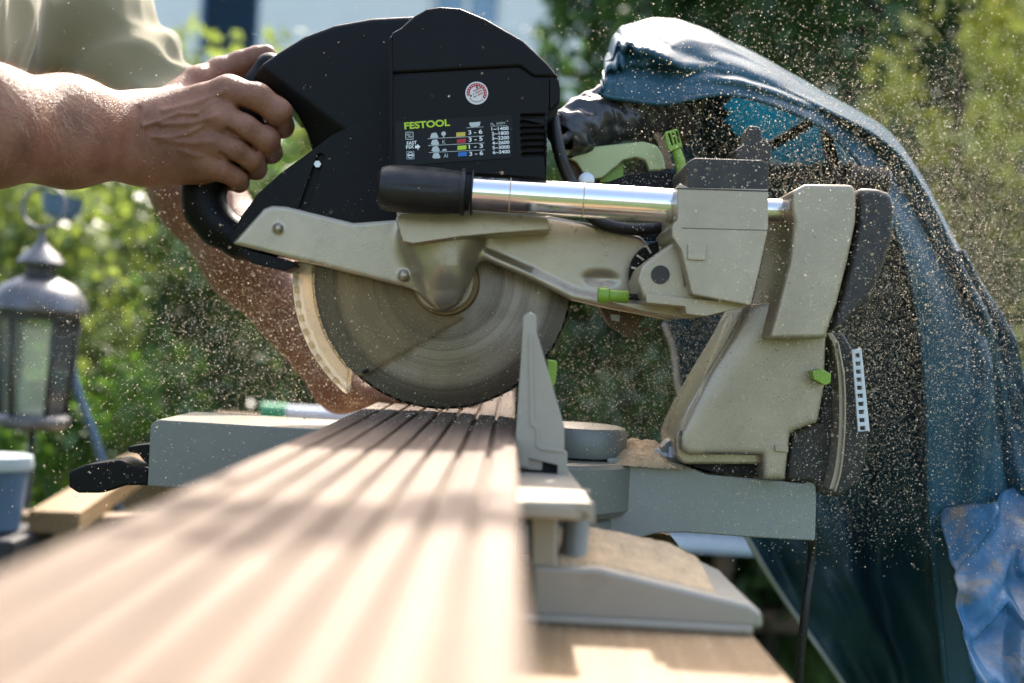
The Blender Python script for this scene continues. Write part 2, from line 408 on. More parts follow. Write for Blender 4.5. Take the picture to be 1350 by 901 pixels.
mat('sawdust', (.56, .40, .23), .9, 0, .2, 60, 1.0, 900, .0016)
mat('film', (.016, .08, .115), .38, 0, .3, 9, .10, 40, .004, dust=.10, specks=.6, transl=.2, rvar=.08, spec=.4)
mat('film_dusty', (.02, .07, .098), .4, 0, .4, 8, .3, 22, .006, dust=.16, specks=.8, transl=.22, spec=.35)
mat('film_painted_lit', (.05, .19, .33), .34, 0, .45, 14, .4, 60, .004, dust=.1, specks=.5, transl=.35, patch=.9)  # brighter copy of the film: sunlight on the apron put into its colour
mat('film_window', (.03, .22, .29), .3, 0, .15, 9, .3, 26, .006, specks=.8, transl=.75)
mat('film_grey', (.03, .03, .032), .25, 0, .4, 20, .2, 60, .003, dust=.1, specks=.25)
mat('bright_white', (.55, .55, .53), .5, 0, .1, 30, .2, 200, transl=.3)  # white standing in for light along the film edge; also fills hook_window
mat('lawn_soil', (.05, .075, .02), .95, 0, .5, 3, 1, 60, .02)
mat('bark', (.07, .05, .035), .9, 0, .4, 12, 1, 60, .01)
mat('render_wall', (.9, .87, .8), .9, 0, .05, 2, .4, 120, .002)
mat('blue_paint', (.09, .20, .33), .5, 0, .1, 4, .2, 100)
mat('window_glass', (.25, .36, .46), .08, 0, .1, 2, 0)
mat('roof_tile', (.24, .09, .06), .8, 0, .3, 6, .4, 60, .004)
mat('lantern_metal', (.13, .13, .135), .42, .6, .5, 14, .4, 120, .001)
mat('lantern_dark', (.05, .05, .045), .5, .5, .4, 30, .4, 120, .001)
mat('candle', (.75, .7, .55), .5, 0, .05, 10, 0)
mat('blue_pot', (.10, .17, .27), .5, 0, .2, 12, .2, 120)
mat('white_pot', (.5, .56, .58), .5, 0, .1, 12, .2, 120)
mat('dark_crate', (.025, .025, .028), .6, 0, .3, 12, .3, 120)
mat('hose_blue', (.06, .12, .2), .4, 0, .2, 30, .2, 200)
mat('tube_white', (.5, .55, .6), .4, 0, .08, 12, .1, 200)
mat('tube_green', (.02, .25, .11), .45, 0, .1, 12, .1, 200)
leafmat('grass_blade', (.07, .13, .015), (.16, .26, .04), .35)
leafmat('leaf_conifer', (.03, .075, .03), (.085, .165, .055), .4, .45)
leafmat('leaf_bright', (.08, .125, .035), (.25, .30, .10), .42)
leafmat('leaf_mid', (.035, .085, .016), (.10, .19, .035), .4)
leafmat('leaf_dark', (.03, .065, .022), (.085, .145, .045), .35)
leafmat('leaf_yellow', (.26, .26, .06), (.58, .54, .16), .5)
leafmat('leaf_olive', (.06, .075, .035), (.16, .17, .08), .35)

def skinmat():
    m = bpy.data.materials.new('skin'); m.use_nodes = True; nt = m.node_tree; MATS['skin'] = m
    b = nt.nodes['Principled BSDF']; tc = N(nt, 'ShaderNodeTexCoord')
    n1 = N(nt, 'ShaderNodeTexNoise', i_Scale=22.0, i_Detail=7.0, i_Roughness=.65); nt.links.new(tc.outputs['Object'], n1.inputs['Vector'])
    c = ramp(nt, n1.outputs[0], [(.3, (.15, .060, .030)), (.5, (.245, .104, .056)), (.72, (.345, .158, .09))]).outputs[0]
    n2 = N(nt, 'ShaderNodeTexNoise', i_Scale=260.0, i_Detail=3.0); nt.links.new(tc.outputs['Object'], n2.inputs['Vector'])
    c = mixc(nt, ramp(nt, n2.outputs[0], [(.58, (0, 0, 0)), (.75, (.35,) * 3)]).outputs[0], c, (.12, .04, .02))
    nt.links.new(c, b.inputs['Base Color']); b.inputs['Roughness'].default_value = .44; b.inputs['Specular IOR Level'].default_value = .38
    b.inputs['Subsurface Weight'].default_value = .05; b.inputs['Subsurface Radius'].default_value = (.012, .004, .002)
    v = N(nt, 'ShaderNodeTexVoronoi', i_Scale=420.0, feature='DISTANCE_TO_EDGE'); nt.links.new(tc.outputs['Object'], v.inputs['Vector'])
    h = math_(nt, 'ADD', math_(nt, 'MULTIPLY', math_(nt, 'MINIMUM', v.outputs[0], .12), 3.0), math_(nt, 'MULTIPLY', n2.outputs[0], .7))
    h = math_(nt, 'ADD', h, math_(nt, 'MULTIPLY', n1.outputs[0], 2.0))
    bp = N(nt, 'ShaderNodeBump', i_Strength=.6, i_Distance=.0011); nt.links.new(h, bp.inputs['Height']); nt.links.new(bp.outputs[0], b.inputs['Normal'])
skinmat()
def clothmat(name, base):
    m = bpy.data.materials.new(name); m.use_nodes = True; nt = m.node_tree; MATS[name] = m
    b = nt.nodes['Principled BSDF']; tc = N(nt, 'ShaderNodeTexCoord')
    n1 = N(nt, 'ShaderNodeTexNoise', i_Scale=9.0, i_Detail=5.0); nt.links.new(tc.outputs['Object'], n1.inputs['Vector'])
    c = ramp(nt, n1.outputs[0], [(.3, tuple(x * .85 for x in base)), (.7, tuple(x * 1.12 for x in base))]).outputs[0]
    nt.links.new(c, b.inputs['Base Color']); b.inputs['Roughness'].default_value = .95; b.inputs['Sheen Weight'].default_value = .3
    wv = N(nt, 'ShaderNodeTexNoise', i_Scale=900.0, i_Detail=2.0); nt.links.new(tc.outputs['Object'], wv.inputs['Vector'])
    bp = N(nt, 'ShaderNodeBump', i_Strength=.4, i_Distance=.0008); nt.links.new(wv.outputs[0], bp.inputs['Height']); nt.links.new(bp.outputs[0], b.inputs['Normal'])
clothmat('khaki', (.25, .215, .115)); clothmat('denim', (.06, .08, .12))
mat('leather', (.06, .04, .025), .6, 0, .2, 20, .4, 200); mat('hair_brown', (.05, .03, .018), .6, 0, .3, 80, .5, 200)
mat('arm_hair', (.4, .26, .13), .5, 0, .1, 80, 0); mat('eye_white', (.7, .68, .65), .2, 0, .02, 10, 0); mat('nail', (.55, .32, .24), .3, 0, .05, 60, 0)

def blademat():
    m = bpy.data.materials.new('blade_steel'); m.use_nodes = True; nt = m.node_tree; MATS['blade_steel'] = m
    b = nt.nodes['Principled BSDF']; tc = N(nt, 'ShaderNodeTexCoord'); s = N(nt, 'ShaderNodeSeparateXYZ')
    mp = N(nt, 'ShaderNodeMapping'); mp.inputs['Location'].default_value = (0, 0, -BLR); nt.links.new(tc.outputs['Object'], mp.inputs[0]); nt.links.new(mp.outputs[0], s.inputs[0])
    r = math_(nt, 'SQRT', math_(nt, 'ADD', math_(nt, 'MULTIPLY', s.outputs[0], s.outputs[0]), math_(nt, 'MULTIPLY', s.outputs[2], s.outputs[2])))
    cx = N(nt, 'ShaderNodeCombineXYZ'); nt.links.new(r, cx.inputs[0])
    n1 = N(nt, 'ShaderNodeTexNoise', i_Scale=420.0, i_Detail=5.0, i_Roughness=.75); nt.links.new(cx.outputs[0], n1.inputs['Vector'])
    n2 = N(nt, 'ShaderNodeTexNoise', i_Scale=38.0, i_Detail=3.0); nt.links.new(cx.outputs[0], n2.inputs['Vector'])
    n3 = N(nt, 'ShaderNodeTexNoise', i_Scale=26.0, i_Detail=6.0); nt.links.new(tc.outputs['Object'], n3.inputs['Vector'])
    f = math_(nt, 'ADD', math_(nt, 'MULTIPLY', n1.outputs[0], .55), math_(nt, 'MULTIPLY', n2.outputs[0], .45))
    c = ramp(nt, f, [(.3, (.055, .046, .036)), (.7, (.42, .36, .285))]).outputs[0]
    c = mixc(nt, ramp(nt, r, [(.0, (.45,) * 3), (.060, (.45,) * 3), (.062, (.1,) * 3), (.104, (.0,) * 3), (.108, (.62,) * 3), (.1292, (.75,) * 3)]).outputs[0], c, (.035, .027, .018))
    c = mixc(nt, ramp(nt, n3.outputs[0], [(.5, (0, 0, 0)), (.8, (.6,) * 3)]).outputs[0], c, (.05, .036, .022))
    nt.links.new(c, b.inputs['Base Color']); b.inputs['Metallic'].default_value = .85
    rg = N(nt, 'ShaderNodeMapRange', i_3=.16, i_4=.4); nt.links.new(n1.outputs[0], rg.inputs[0]); nt.links.new(rg.outputs[0], b.inputs['Roughness'])
    b.inputs['Anisotropic'].default_value = .8
    tg = N(nt, 'ShaderNodeTangent'); tg.direction_type = 'RADIAL'; tg.axis = 'Y'; nt.links.new(tg.outputs[0], b.inputs['Tangent'])
    bp = N(nt, 'ShaderNodeBump', i_Strength=.25, i_Distance=.0003); nt.links.new(n1.outputs[0], bp.inputs['Height']); nt.links.new(bp.outputs[0], b.inputs['Normal'])
BLR = .1292
blademat()

# ================================================================== the setting
Z0 = 0.0; ZB = 0.800; ZT = 0.890; ZD = 0.917      # lawn, bench top, saw table, deck board top
def ground():
    n = 80; xs = np.sign(np.linspace(-1, 1, n)) * np.abs(np.linspace(-1, 1, n)) ** 2.2 * 150
    X, Y = np.meshgrid(xs, xs + 4, indexing='ij')
    Z = .04 * np.sin(X * .9) * np.cos(Y * .7) * np.clip((np.abs(Y) + np.abs(X) - 3) / 6, 0, 1) - .01
    o = grid('ground', np.stack([X, Y, Z], -1), 'lawn_soil', None, 0); tag(o, 'soil and lawn under the whole garden', 'ground', kind='structure')
ground()

# ================================================================== mitre saw
saw = empty('mitre_saw', (0, 0, ZB))
tag(saw, 'black and silver sliding mitre saw with clear guard on the wooden bench', 'mitre saw')
# --- base: pedestal, turntable, front and rear arms
lathe('pedestal', [(.0, 0), (.122, 0), (.122, .026), (.118, .03), (0, .03)], (0, 0, ZB + .0005), (0, 0, 1), 'base_grey', saw, 72)
lathe('turntable', [(0, 0), (.130, 0), (.135, .006), (.135, .046), (.131, .050), (0, .050)], (0, 0, ZB + .032), (0, 0, 1), 'base_grey', saw, 96)
ext('rear_arm', [(800, 604), (850, 604, 30), (897, 611, 20), (932, 625, 20), (1000, 631), (1060, 637, 4), (1067, 631, 5), (1077, 632, 3), (1075, 713, 4), (1000, 709), (905, 702, 30), (865, 703, 40), (838, 711, 20), (800, 712)], -.065, .065, 'base_dusty', saw, .003)
ext('rear_arm_groove', [(940, 627.5), (1058, 640), (1058, 632), (940, 622)], -.05, .05, 'sawdust', saw, .001)
ext('front_arm', [(194, 641, 3), (198, 561, 6), (206, 553, 8), (430, 566), (620, 577), (620, 665)], -.075, .055, 'base_grey', saw, .0025)
ext('arm_insert', [(330, 558.5), (330, 561), (620, 578), (620, 575)], -.03, .03, 'steel', saw, .0005)
ext('mitre_lever', [(90, 622, 5), (112, 613, 10), (158, 606, 14), (174, 613, 8), (196, 616), (196, 640), (166, 640, 6), (135, 650, 30), (102, 650, 8), (90, 642, 4)], -.055, -.015, 'black_plastic', saw, .005)
ext('lever_catch', [(167, 589, 2), (196, 585), (197, 614), (188, 606), (182, 598, 4), (170, 596, 2)], -.045, -.01, 'black_plastic', saw, .002)
# near wing of the base: table plate, post and foot
def wing():
    xs0, xs1 = -.135, .058
    bm = bmesh.new(); pts = rpoly([(xs0, -.43), (xs1, -.43, .018), (xs1, -.36, .01), (.050, -.15), (.045, -.115), (xs0, -.115)])
    t = [bm.verts.new((x, y, ZT - .0005)) for x, y in pts]; b = [bm.verts.new((x, y, ZT - .012)) for x, y in pts]; k = len(pts)
    bm.faces.new(t); bm.faces.new(b[::-1])
    for i in range(k): bm.faces.new((t[i], b[i], b[(i + 1) % k], t[(i + 1) % k]))
    bobj('table_wing', bm, 'foot_cast', saw, .003)
    # turned-down lip of the plate
    bm = bmesh.new(); y0, y1 = -.43, -.424
    W = [P(*q, y0) for q in rpoly([(690, 660), (783, 662, 6), (785, 692, 3), (779, 692, 3), (772, 676, 8), (756, 678, 3), (690, 672)])]
    f = [bm.verts.new((p.x, y0 + .001, p.z)) for p in W]; b2 = [bm.verts.new((p.x, y1, p.z)) for p in W]
    bm.faces.new(f); bm.faces.new(b2[::-1])
    for i in range(len(W)): bm.faces.new((f[i], f[(i + 1) % len(W)], b2[(i + 1) % len(W)], b2[i]))
    bobj('table_lip', bm, 'foot_cast', saw, .0015)
    # foot: upright and long toe, the toe's top sloping
    y0, y1 = -.38, -.285
    ext('foot_upright', [(701, 816), (700, 676), (736, 676), (734, 752), (740, 816)], y0 + .004, y1, 'foot_cast', saw, .003)
    bm = bmesh.new()
    A = [P(*q, y0) for q in [(701, 744), (734, 748), (790, 749), (900, 775), (990, 797), (1006, 808), (1007, 832), (704, 816)]]
    f = [bm.verts.new((p.x, y0, max(p.z, ZB + .004))) for p in A]
    zz = [0, .012, .014, .016, .006, .003, 0, 0]
    b2 = [bm.verts.new((p.x * (.96 if p.x > .1 else 1), y1, max(p.z + zz[i], ZB + .004))) for i, p in enumerate(A)]
    k = len(A); bm.faces.new(f); bm.faces.new(b2[::-1])
    for i in range(k): bm.faces.new((f[i], f[(i + 1) % k], b2[(i + 1) % k], b2[i]))
    global FOOT; FOOT = ([p.x for p in A[:6]], [p.z for p in A[:6]], zz[:6], y0, y1)
    bobj('foot', bm, 'foot_cast', saw, .004)
    box('foot_pad', (.010, y0 - .003, ZB + .0004), (.175, y1 + .003, ZB + .0065), 'foot_cast', saw, .002)
    p = P(757, 735, -.35); lathe('foot_post', [(0, 0), (.014, 0), (.0095, .006), (.0095, .05), (0, .05)], (p.x, -.35, ZB + .039), (0, 0, 1), 'base_grey', saw, 28)
    lathe('foot_bolt', [(0, 0), (.008, 0), (.008, .003), (.005, .005), (0, .005)], (.150, -.335, ZB + .0215), (.1, 0, 1), 'steel', saw, 20)
    box('base_body', (-.12, -.36, ZB + .0006), (.012, -.12, ZT - .0122), 'foot_cast', saw, .004)
wing()
# --- fence
fen = ext('fence', [(690, 417, 4), (699, 411, 5), (707, 416, 4), (707, 436), (744, 562, 5), (744, 594, 2), (748, 597, 1), (748, 626), (735, 626), (735, 613), (697, 604), (697, 617), (684, 615), (680, 574), (688, 455)], -.262, -.250, 'foot_cast', saw, .0018)
_a = P(682, 590, -.26)
def fence_plate():
    bm = bmesh.new(); x0 = _a.x + .0006; y0, y1 = -.258, -.03
    pr = [(x0, ZT + .001), (x0 + .020, ZT + .001), (x0 + .020, ZT + .02), (x0 + .009, ZT + .026), (x0 + .007, ZT + .121), (x0 + .001, ZT + .121)]
    f = [bm.verts.new((x, y0, z)) for x, z in pr]; b = [bm.verts.new((x, y1, z)) for x, z in pr]; k = len(pr)
    bm.faces.new(f); bm.faces.new(b[::-1])
    for i in range(k): bm.faces.new((f[i], f[(i + 1) % k], b[(i + 1) % k], b[i]))
    bobj('fence_plate', bm, 'foot_cast', saw, .0015)
fence_plate()
ext('fence_edge', [(697, 440), (701.5, 440), (704, 556), (711, 563), (711, 584), (716, 588), (743, 593), (743, 597), (712, 593), (706.5, 588), (706.5, 566), (699, 560)], -.2635, -.2615, 'foot_cast', saw, .0004)
ext('fence_slot_dark', [(697, 602), (735, 612), (735, 626), (697, 622)], -.255, -.19, 'dark_hollow', saw, .0005)  # black block, the shade of the open base slot put into its colour
ext('fence_clamp', [(722, 474, 2), (735, 476, 3), (732, 506, 3), (726, 512), (720, 512)], -.2, -.17, 'lime', saw, .002)
p = P(762, 605, -.02)
lathe('fence_knob', [(0, 0), (.046, 0), (.047, .003), (.047, .024), (.044, .028), (.038, .0295), (0, .0315)], (p.x, -.02, ZT - .006), (0, 0, 1), 'base_grey', saw, 64)
p = P(878, 600, -.05)
lathe('pivot_bolt', [(0, 0), (.007, 0), (.007, .012), (.011, .013), (.012, .026), (0, .026)], P(862, 600, -.05), (1, 0, 0), 'steel', saw, 6, smooth=False)
ext('pivot_lug', [(872, 590, 3), (880, 582, 4), (890, 576, 4), (896, 580), (897, 612), (868, 612), (870, 600, 3)], -.055, -.03, 'base_grey', saw, .002)
# --- tilting column
ext('column_rim', [(1012, 420), (1003, 398), (984, 402), (962, 442), (934, 488), (905, 538), (889, 574), (890, 600, 5), (900, 612), (1030, 612)], -.082, .02, 'silver', saw, .003, r=20)
def column():
    pl = [P(x, y, -.10) for x, y in rpoly([(1010, 398, 20), (1092, 398), (1088, 510, 6), (1079, 557, 8), (1043, 570, 6), (1036, 633), (1008, 633), (1006, 600), (908, 600, 6), (897, 592, 8), (895, 576, 20), (940, 489, 40), (968, 443, 30), (988, 404, 20)])]
    body = sdpoly([(q.x, q.z) for q in pl], -.10, .03, .006)
    # the upper left half of the face falls away behind a soft diagonal ridge
    a, b = P(905, 583, -.1), P(1000, 452, -.1); t = Vector((b.x - a.x, 0, b.z - a.z)).normalized(); nx, nz = -t.z, t.x
    def f(p):
        s = (p[:, 0] - a.x) * nx + (p[:, 2] - a.z) * nz
        cut = (-.0995 + .30 * np.sqrt(np.maximum(s, 0) ** 2 + .008 ** 2) - .0024) - p[:, 1]
        d = body(p); return -smin(-d, -cut * .95, .004)
    V, F = nets(f, (.16, -.11, .84), (.36, .04, 1.06), .002)
    from_np('column', V, F, 'silver_dusty', saw)
column()
ext('column_seam', [(930, 596.5), (1000, 599), (1000, 600), (930, 597.5)], -.1003, -.099, 'dark_hollow', saw, 0)
ext('column_window', [(1022, 586, 2), (1040, 588, 2), (1039, 596, 2), (1022, 595, 2)], -.1015, -.098, 'silver_dusty', saw, .0006)
ext('column_gap', [(914, 606), (1007, 607), (1008, 628), (942, 623), (914, 615)], -.068, .01, 'dark_hollow', saw, .001)
ext('tilt_drum', [(1036, 633), (1043, 571), (1079, 558), (1089, 500), (1090, 440), (1112, 438, 10), (1132, 470, 20), (1144, 530, 20), (1145, 590, 20), (1134, 635, 20), (1108, 656, 10), (1080, 652, 10), (1076, 637)], -.07, .05, 'black_dusty', saw, .004)
def strip(name, pts, wpx, y0, y1, m, parent):
    c = catmull([(x, y, 0) for x, y in pts], 6); L = [(q.x - wpx / 2, q.y) for q in c]; R = [(q.x + wpx / 2, q.y) for q in c][::-1]
    return ext(name, L + R, y0, y1, m, parent, .0012)
strip('tilt_scale', [(1091, 436), (1103, 456), (1109, 500), (1110, 560), (1105, 615), (1097, 645)], 8, -.094, -.065, 'silver_dusty', saw)
strip('scale_edge', [(1105, 452), (1113, 500), (1114, 560), (1109, 618), (1101, 648)], 3, -.098, -.07, 'silver_dusty', saw)
holed('vent_strip', [(1123, 461), (1136, 459), (1141, 510), (1147, 568), (1131, 569), (1127, 510)],
      [[(1127.5 + 6.5 * t * t ** .2, 466 + 98 * t), (1133.2 + 7.6 * t, 465.5 + 98 * t), (1133.7 + 7.6 * t, 471 + 98 * t), (1128 + 6.5 * t, 471.5 + 98 * t)] for t in [i / 9.2 for i in range(10)]], -.082, -.079, 'white_plastic', saw)
ext('tilt_catch', [(1071, 489, 2), (1084, 486, 2), (1096, 493, 2), (1095, 505, 2), (1088, 508, 2), (1073, 500, 3)], -.115, -.09, 'lime', saw, .002)
ext('column_head', [(1044, 252, 8), (1062, 242, 14), (1124, 243, 8), (1130, 252), (1129, 292), (1118, 345), (1104, 400), (1088, 446), (1014, 447), (1026, 400), (1040, 345), (1047, 292), (1042, 275)], -.135, -.01, 'silver_dusty', saw, .009, seg=5)
ext('column_neck', [(1010, 447), (1090, 446), (1100, 400), (1020, 400)], -.11, -.01, 'silver_dusty', saw, .004)
ext('column_cap', [(1131, 246), (1158, 248, 10), (1176, 254, 12), (1182, 275, 20), (1178, 312, 20), (1164, 356), (1146, 396, 10), (1118, 430), (1094, 441), (1108, 400), (1122, 345), (1132, 292)], -.130, -.01, 'black_dusty', saw, .010, seg=5)
lathe('bellows', [(r_, i * .004) for i, r_ in enumerate([.012, .016, .012, .016, .012, .016, .012, .016, .012, .016, .012])], P(1120, 235, .03), (1, 0, -.05), 'black_dusty', saw, 24)
# --- slide: front rail with its handle, carriage
RY = -.13
a, b = P(620, 254.5, RY), P(905, 272.5, RY); ax = (b - a).normalized()
lathe('rail', [(0, 0), (mm(23, RY), 0), (mm(23, RY), (b - a).length), (0, (b - a).length)], a, ax, 'chrome', saw, 64)
for k, s in enumerate((.035, .10, .185)):
    lathe('rail_dust_ring', [(mm(23.2, RY), 0), (mm(23.35, RY), .0004), (mm(23.2, RY), .0009)], a + ax * s, ax, 'sawdust', saw, 48)
g0 = P(499, 247, RY); g1 = P(612, 253, RY); L = (g1 - g0).length
fl = lambda an, h: 1 - .035 * max(0, math.cos(an * 4)) ** 14 * (1 if .012 < h < L - .012 else 0)
grip = lathe('rail_grip', [(0, 0), (.014, 0), (.0185, .003), (.0205, .010), (.0213, .03), (.0208, .055), (.0196, L - .012), (.0192, L - .004), (.0188, L), (0, L)], g0, ax, 'black_rubber', saw, 96, rfun=fl)
lathe('grip_collar', [(0, 0), (.0208, 0), (.0213, .001), (.0213, .003), (.0205, .004), (0, .004)], g1 - ax * .003, ax, 'black_rubber', saw, 64)
lathe('grip_spacer', [(0, 0), (.016, 0), (.016, .007), (0, .007)], g1 + ax * .001, ax, 'dark_hollow', saw, 48)
lathe('grip_washer', [(0, 0), (.0195, 0), (.0205, .0007), (.0205, .0017), (0, .0017)], g1 + ax * .0062, ax, 'black_rubber', saw, 64)
a2, b2 = P(990, 277, -.095), P(1075, 280, -.095)
lathe('rear_rail', [(0, 0), (.0115, 0), (.0115, (b2 - a2).length), (0, (b2 - a2).length)], a2, (b2 - a2), 'chrome_dusty', saw, 48)
lathe('rear_rail_collar', [(0, 0), (.0135, 0), (.0135, .006), (0, .006)], P(1036, 278.5, -.095), (b2 - a2), 'steel', saw, 48)
ext('carriage', [(896, 241, 3), (908, 247), (1013, 249, 3), (1013, 300), (1003, 348), (990, 403, 4), (912, 388), (898, 330), (886, 312, 8), (886, 298, 6), (893, 290), (893, 248)], -.168, -.05, 'silver_dusty', saw, .005, r=6, seg=4)
ext('carriage_boss', [(907, 321, 1), (931, 322, 1), (930, 343, 1), (907, 342, 1)], -.1705, -.16, 'silver_dusty', saw, .001)
ext('carriage_groove', [(893, 247.5), (1013, 251), (1013, 252.5), (893, 249)], -.1685, -.16, 'dark_hollow', saw, 0)
ext('carriage_ear', [(896, 313), (864, 336, 14), (846, 350, 16), (840, 370, 16), (848, 393, 5), (900, 399), (990, 404), (992, 384), (935, 380), (905, 376)], -.148, -.06, 'silver_dusty', saw, .003)
ext('carriage_skirt', [(851, 386, 2), (905, 392), (988, 400), (985, 404), (930, 417, 8), (905, 414), (903, 404), (852, 399, 2)], -.152, -.06, 'silver_dusty', saw, .0025)
ext('carriage_shoe', [(800, 397), (905, 406), (960, 404, 10), (935, 416, 10), (905, 419, 10), (850, 410)], -.11, -.04, 'silver_dusty', saw, .002)
q = P(870.5, 362, -.148); lathe('pivot_pin', [(0, 0), (mm(12.3, -.148), 0), (mm(12.3, -.148), .01), (0, .01)], q + Vector((0, -.0012, 0)), (0, 1, 0), 'black_dusty', saw, 40)
q = P(872, 362, -.06)
lathe('pivot_ring', [(.018, 0), (.0305, 0), (.0315, .002), (.0315, .012), (.018, .012)], q + Vector((0, -.012, 0)), (0, 1, 0), 'black_plastic', saw, 56)
for k in range(7):
    an = math.radians(100 + k * 24); c = q + Vector((math.cos(an) * .0262, -.0135, math.sin(an) * .0262)); u = Vector((math.cos(an), 0, math.sin(an)))
    beam('ring_spoke', c - u * .004, c + u * .0045, .003, .0022, 'silver', saw, .0004)
lathe('depth_stop', [(0, 0), (.0066, 0), (.0074, .001), (.0074, .0095), (.0056, .0105), (.0056, .027), (.005, .028), (0, .028)], P(788, 388.5, -.11), ax, 'lime', saw, 28)
lathe('stop_rod', [(0, 0), (.0028, 0), (.0028, .03), (0, .03)], P(825, 390.5, -.11), ax, 'dark_hollow', saw, 16)
ext('carriage_cap', [(905, 214, 6), (916, 208, 6), (1005, 211, 6), (1013, 216, 4), (1013, 250, 2), (907, 247, 3)], -.163, -.07, 'black_dusty', saw, .005, r=5)
ext('lock_knob', [(968, 198, 4), (981, 190, 6), (984, 172, 4), (988, 165, 3), (1003, 167, 3), (1006, 182, 8), (1018, 192, 3), (1017, 205, 3), (1012, 214), (972, 211)], -.06, -.035, 'black_dusty', saw, .003)
ext('lock_stem', [(976, 206), (1012, 208), (1012, 225), (976, 223)], -.058, -.037, 'black_dusty', saw, .001)
ext('carriage_parting', [(899, 300), (1012, 303), (1012, 303.8), (899, 300.8)], -.1683, -.165, 'dark_hollow', saw, 0)
# --- lever, green arm cover, cables above the rail
ext('pull_arm', [(738, 197), (800, 191), (848, 186, 10), (866, 191, 12), (874, 204, 10), (878, 223), (856, 225), (851, 211, 6), (838, 207, 6), (822, 211, 10), (795, 234, 8), (784, 236, 6), (770, 230, 8), (760, 214, 10), (746, 207)], .02, .026, 'lime_metal', saw, .0015)
ext('pull_arm_rear', [(790, 232), (822, 214), (822, 240), (790, 240)], .03, .036, 'lime', saw, .001)
holed('lever_head', rpoly([(876, 174, 3), (893, 169, 3), (900, 193, 3), (885, 199, 4), (881, 196, 3)]), [[(880.5 + i * 5.2, 176 - i * 1.5), (883 + i * 5.2, 175.2 - i * 1.5), (888 + i * 4.2, 191 - i * 1.8), (885.6 + i * 4.2, 191.6 - i * 1.8)] for i in range(3)], -.026, -.016, 'lime', saw)
ext('lever_core', [(880, 176, 3), (893, 172, 3), (897, 191, 3), (886, 196, 3)], -.0195, -.0165, 'dark_hollow', saw, .0004)
tube('lever_stem', [P(891, 196, -.02), P(896, 212, -.02), P(903, 240, -.02)], [.0045, .0052, .006], 'lime', saw, 14)
ext('rail_cover', [(790, 250), (800, 240, 20), (828, 229, 30), (865, 225, 30), (895, 227), (896, 262), (790, 262)], .0, .012, 'black_plastic', saw, .002)
lathe('arm_washer', [(0, 0), (.008, 0), (.008, .003), (.004, .004), (0, .004)], P(773, 238, -.005), (0, -1, 0), 'steel', saw, 24)
ext('hinge_block', [(742, 210), (765, 205, 10), (790, 235, 10), (790, 262), (742, 262)], .03, .06, 'rusty', saw, .003)
tube('power_lead', [P(729, 152, -.045), P(733, 180, -.05), P(740, 210, -.05), P(752, 240, -.045), P(770, 275, -.05), P(800, 296, -.055), P(850, 302, -.055), P(900, 292, -.05)], .0062, 'black_rubber', saw, 14)
tube('control_lead', [P(760, 170, .0), P(745, 183, -.005), P(733, 188, -.02)], .005, 'black_rubber', saw, 12)
ext('blue_bar', [(848, 318), (895, 318), (890, 322), (858, 332)], -.04, -.02, 'blue_paint', saw, .001)
ext('rear_bracket', [(835, 300), (900, 296), (900, 330), (850, 330)], -.03, .0, 'dark_hollow', saw, .001)
# --- saw arm: cast plate with the bearing boss grown out of it
def arm():
    y0, y1 = -.046, -.018
    pl = [P(x, y, y0) for x, y in rpoly([(305, 321, 3), (347, 274, 6), (358, 270, 6), (376, 271, 6), (466, 293, 8), (522, 289), (620, 285), (725, 284), (800, 298), (845, 311, 10), (858, 325, 8), (840, 348, 12), (833, 376, 12), (846, 406, 6), (890, 418, 6), (800, 405), (755, 391), (700, 364), (656, 341, 10), (641, 337, 10), (627, 345, 12), (612, 372), (560, 386), (541, 380, 6), (430, 352)])]
    plate = sdpoly([(q.x, q.z) for q in pl], y0, y1, .0032)
    bs = union([rc(P(577, 310, -.05), P(584, 350, -.048), .0275, .0245), rc(P(584, 350, -.048), P(585, 382, -.046), .0245, .0195)], .012)
    flare = rc(P(560, 316, -.05), P(610, 313, -.048), .016, .016)
    nut = rc(P(583, 403, -.05), P(583, 403, -.042), .0045, .004)
    rec = ell(P(793, 366, -.06), (.024, .018, .0095))
    rim = union([rc(P(640, 337, -.046), P(700, 363, -.046), .0042, .0042), rc(P(700, 363, -.046), P(755, 390, -.046), .0042, .0042), rc(P(755, 390, -.046), P(880, 416, -.046), .0042, .0042)], .002)
    dim = rc(P(367, 301, -.046), P(367, 301, -.044), .0045, .0045); dim2 = rc(P(533, 363, -.047), P(533, 363, -.044), .0055, .0055)
    def f(p):
        d = smin(plate(p), bs(p), .016); d = smin(d, flare(p), .02); d = smin(d, rim(p), .006); d = smin(d, nut(p), .005)
        d = smin(d, dim(p), .002); d = smin(d, dim2(p), .002)
        return -smin(-d, rec(p), .004)
    V, F = nets(f, (-.285, -.085, .985), (.15, -.01, 1.135), .0016)
    from_np('arm', V, F, 'silver', saw)
arm()
ext('arm_shelf', [(521, 288, 4), (527, 280, 6), (640, 278), (722, 285, 4), (726, 303, 4), (660, 308), (606, 313), (545, 322, 6), (530, 319, 6)], -.094, -.028, 'silver', saw, .005, seg=4)
ext('arm_block', [(522, 225), (720, 224), (721, 288), (522, 288)], -.09, -.0, 'silver', saw, .003)
ext('arm_tab', [(312, 324), (384, 344), (391, 351, 3), (376, 357, 3), (332, 347, 4), (322, 338)], -.04, .03, 'black_plastic', saw, .002)
ext('arm_hook', [(786, 395), (800, 400), (858, 411), (842, 424, 8), (838, 445, 2), (828, 443, 6), (803, 428, 10)], -.02, .01, 'rusty', saw, .002)
ext('hook_window', [(805, 414), (817, 415), (817, 424), (806, 422)], -.0206, -.019, 'bright_white', saw, 0)
ext('hook_pin', [(846, 431), (858, 433), (858, 437), (846, 436)], -.015, -.008, 'rusty', saw, .0006)
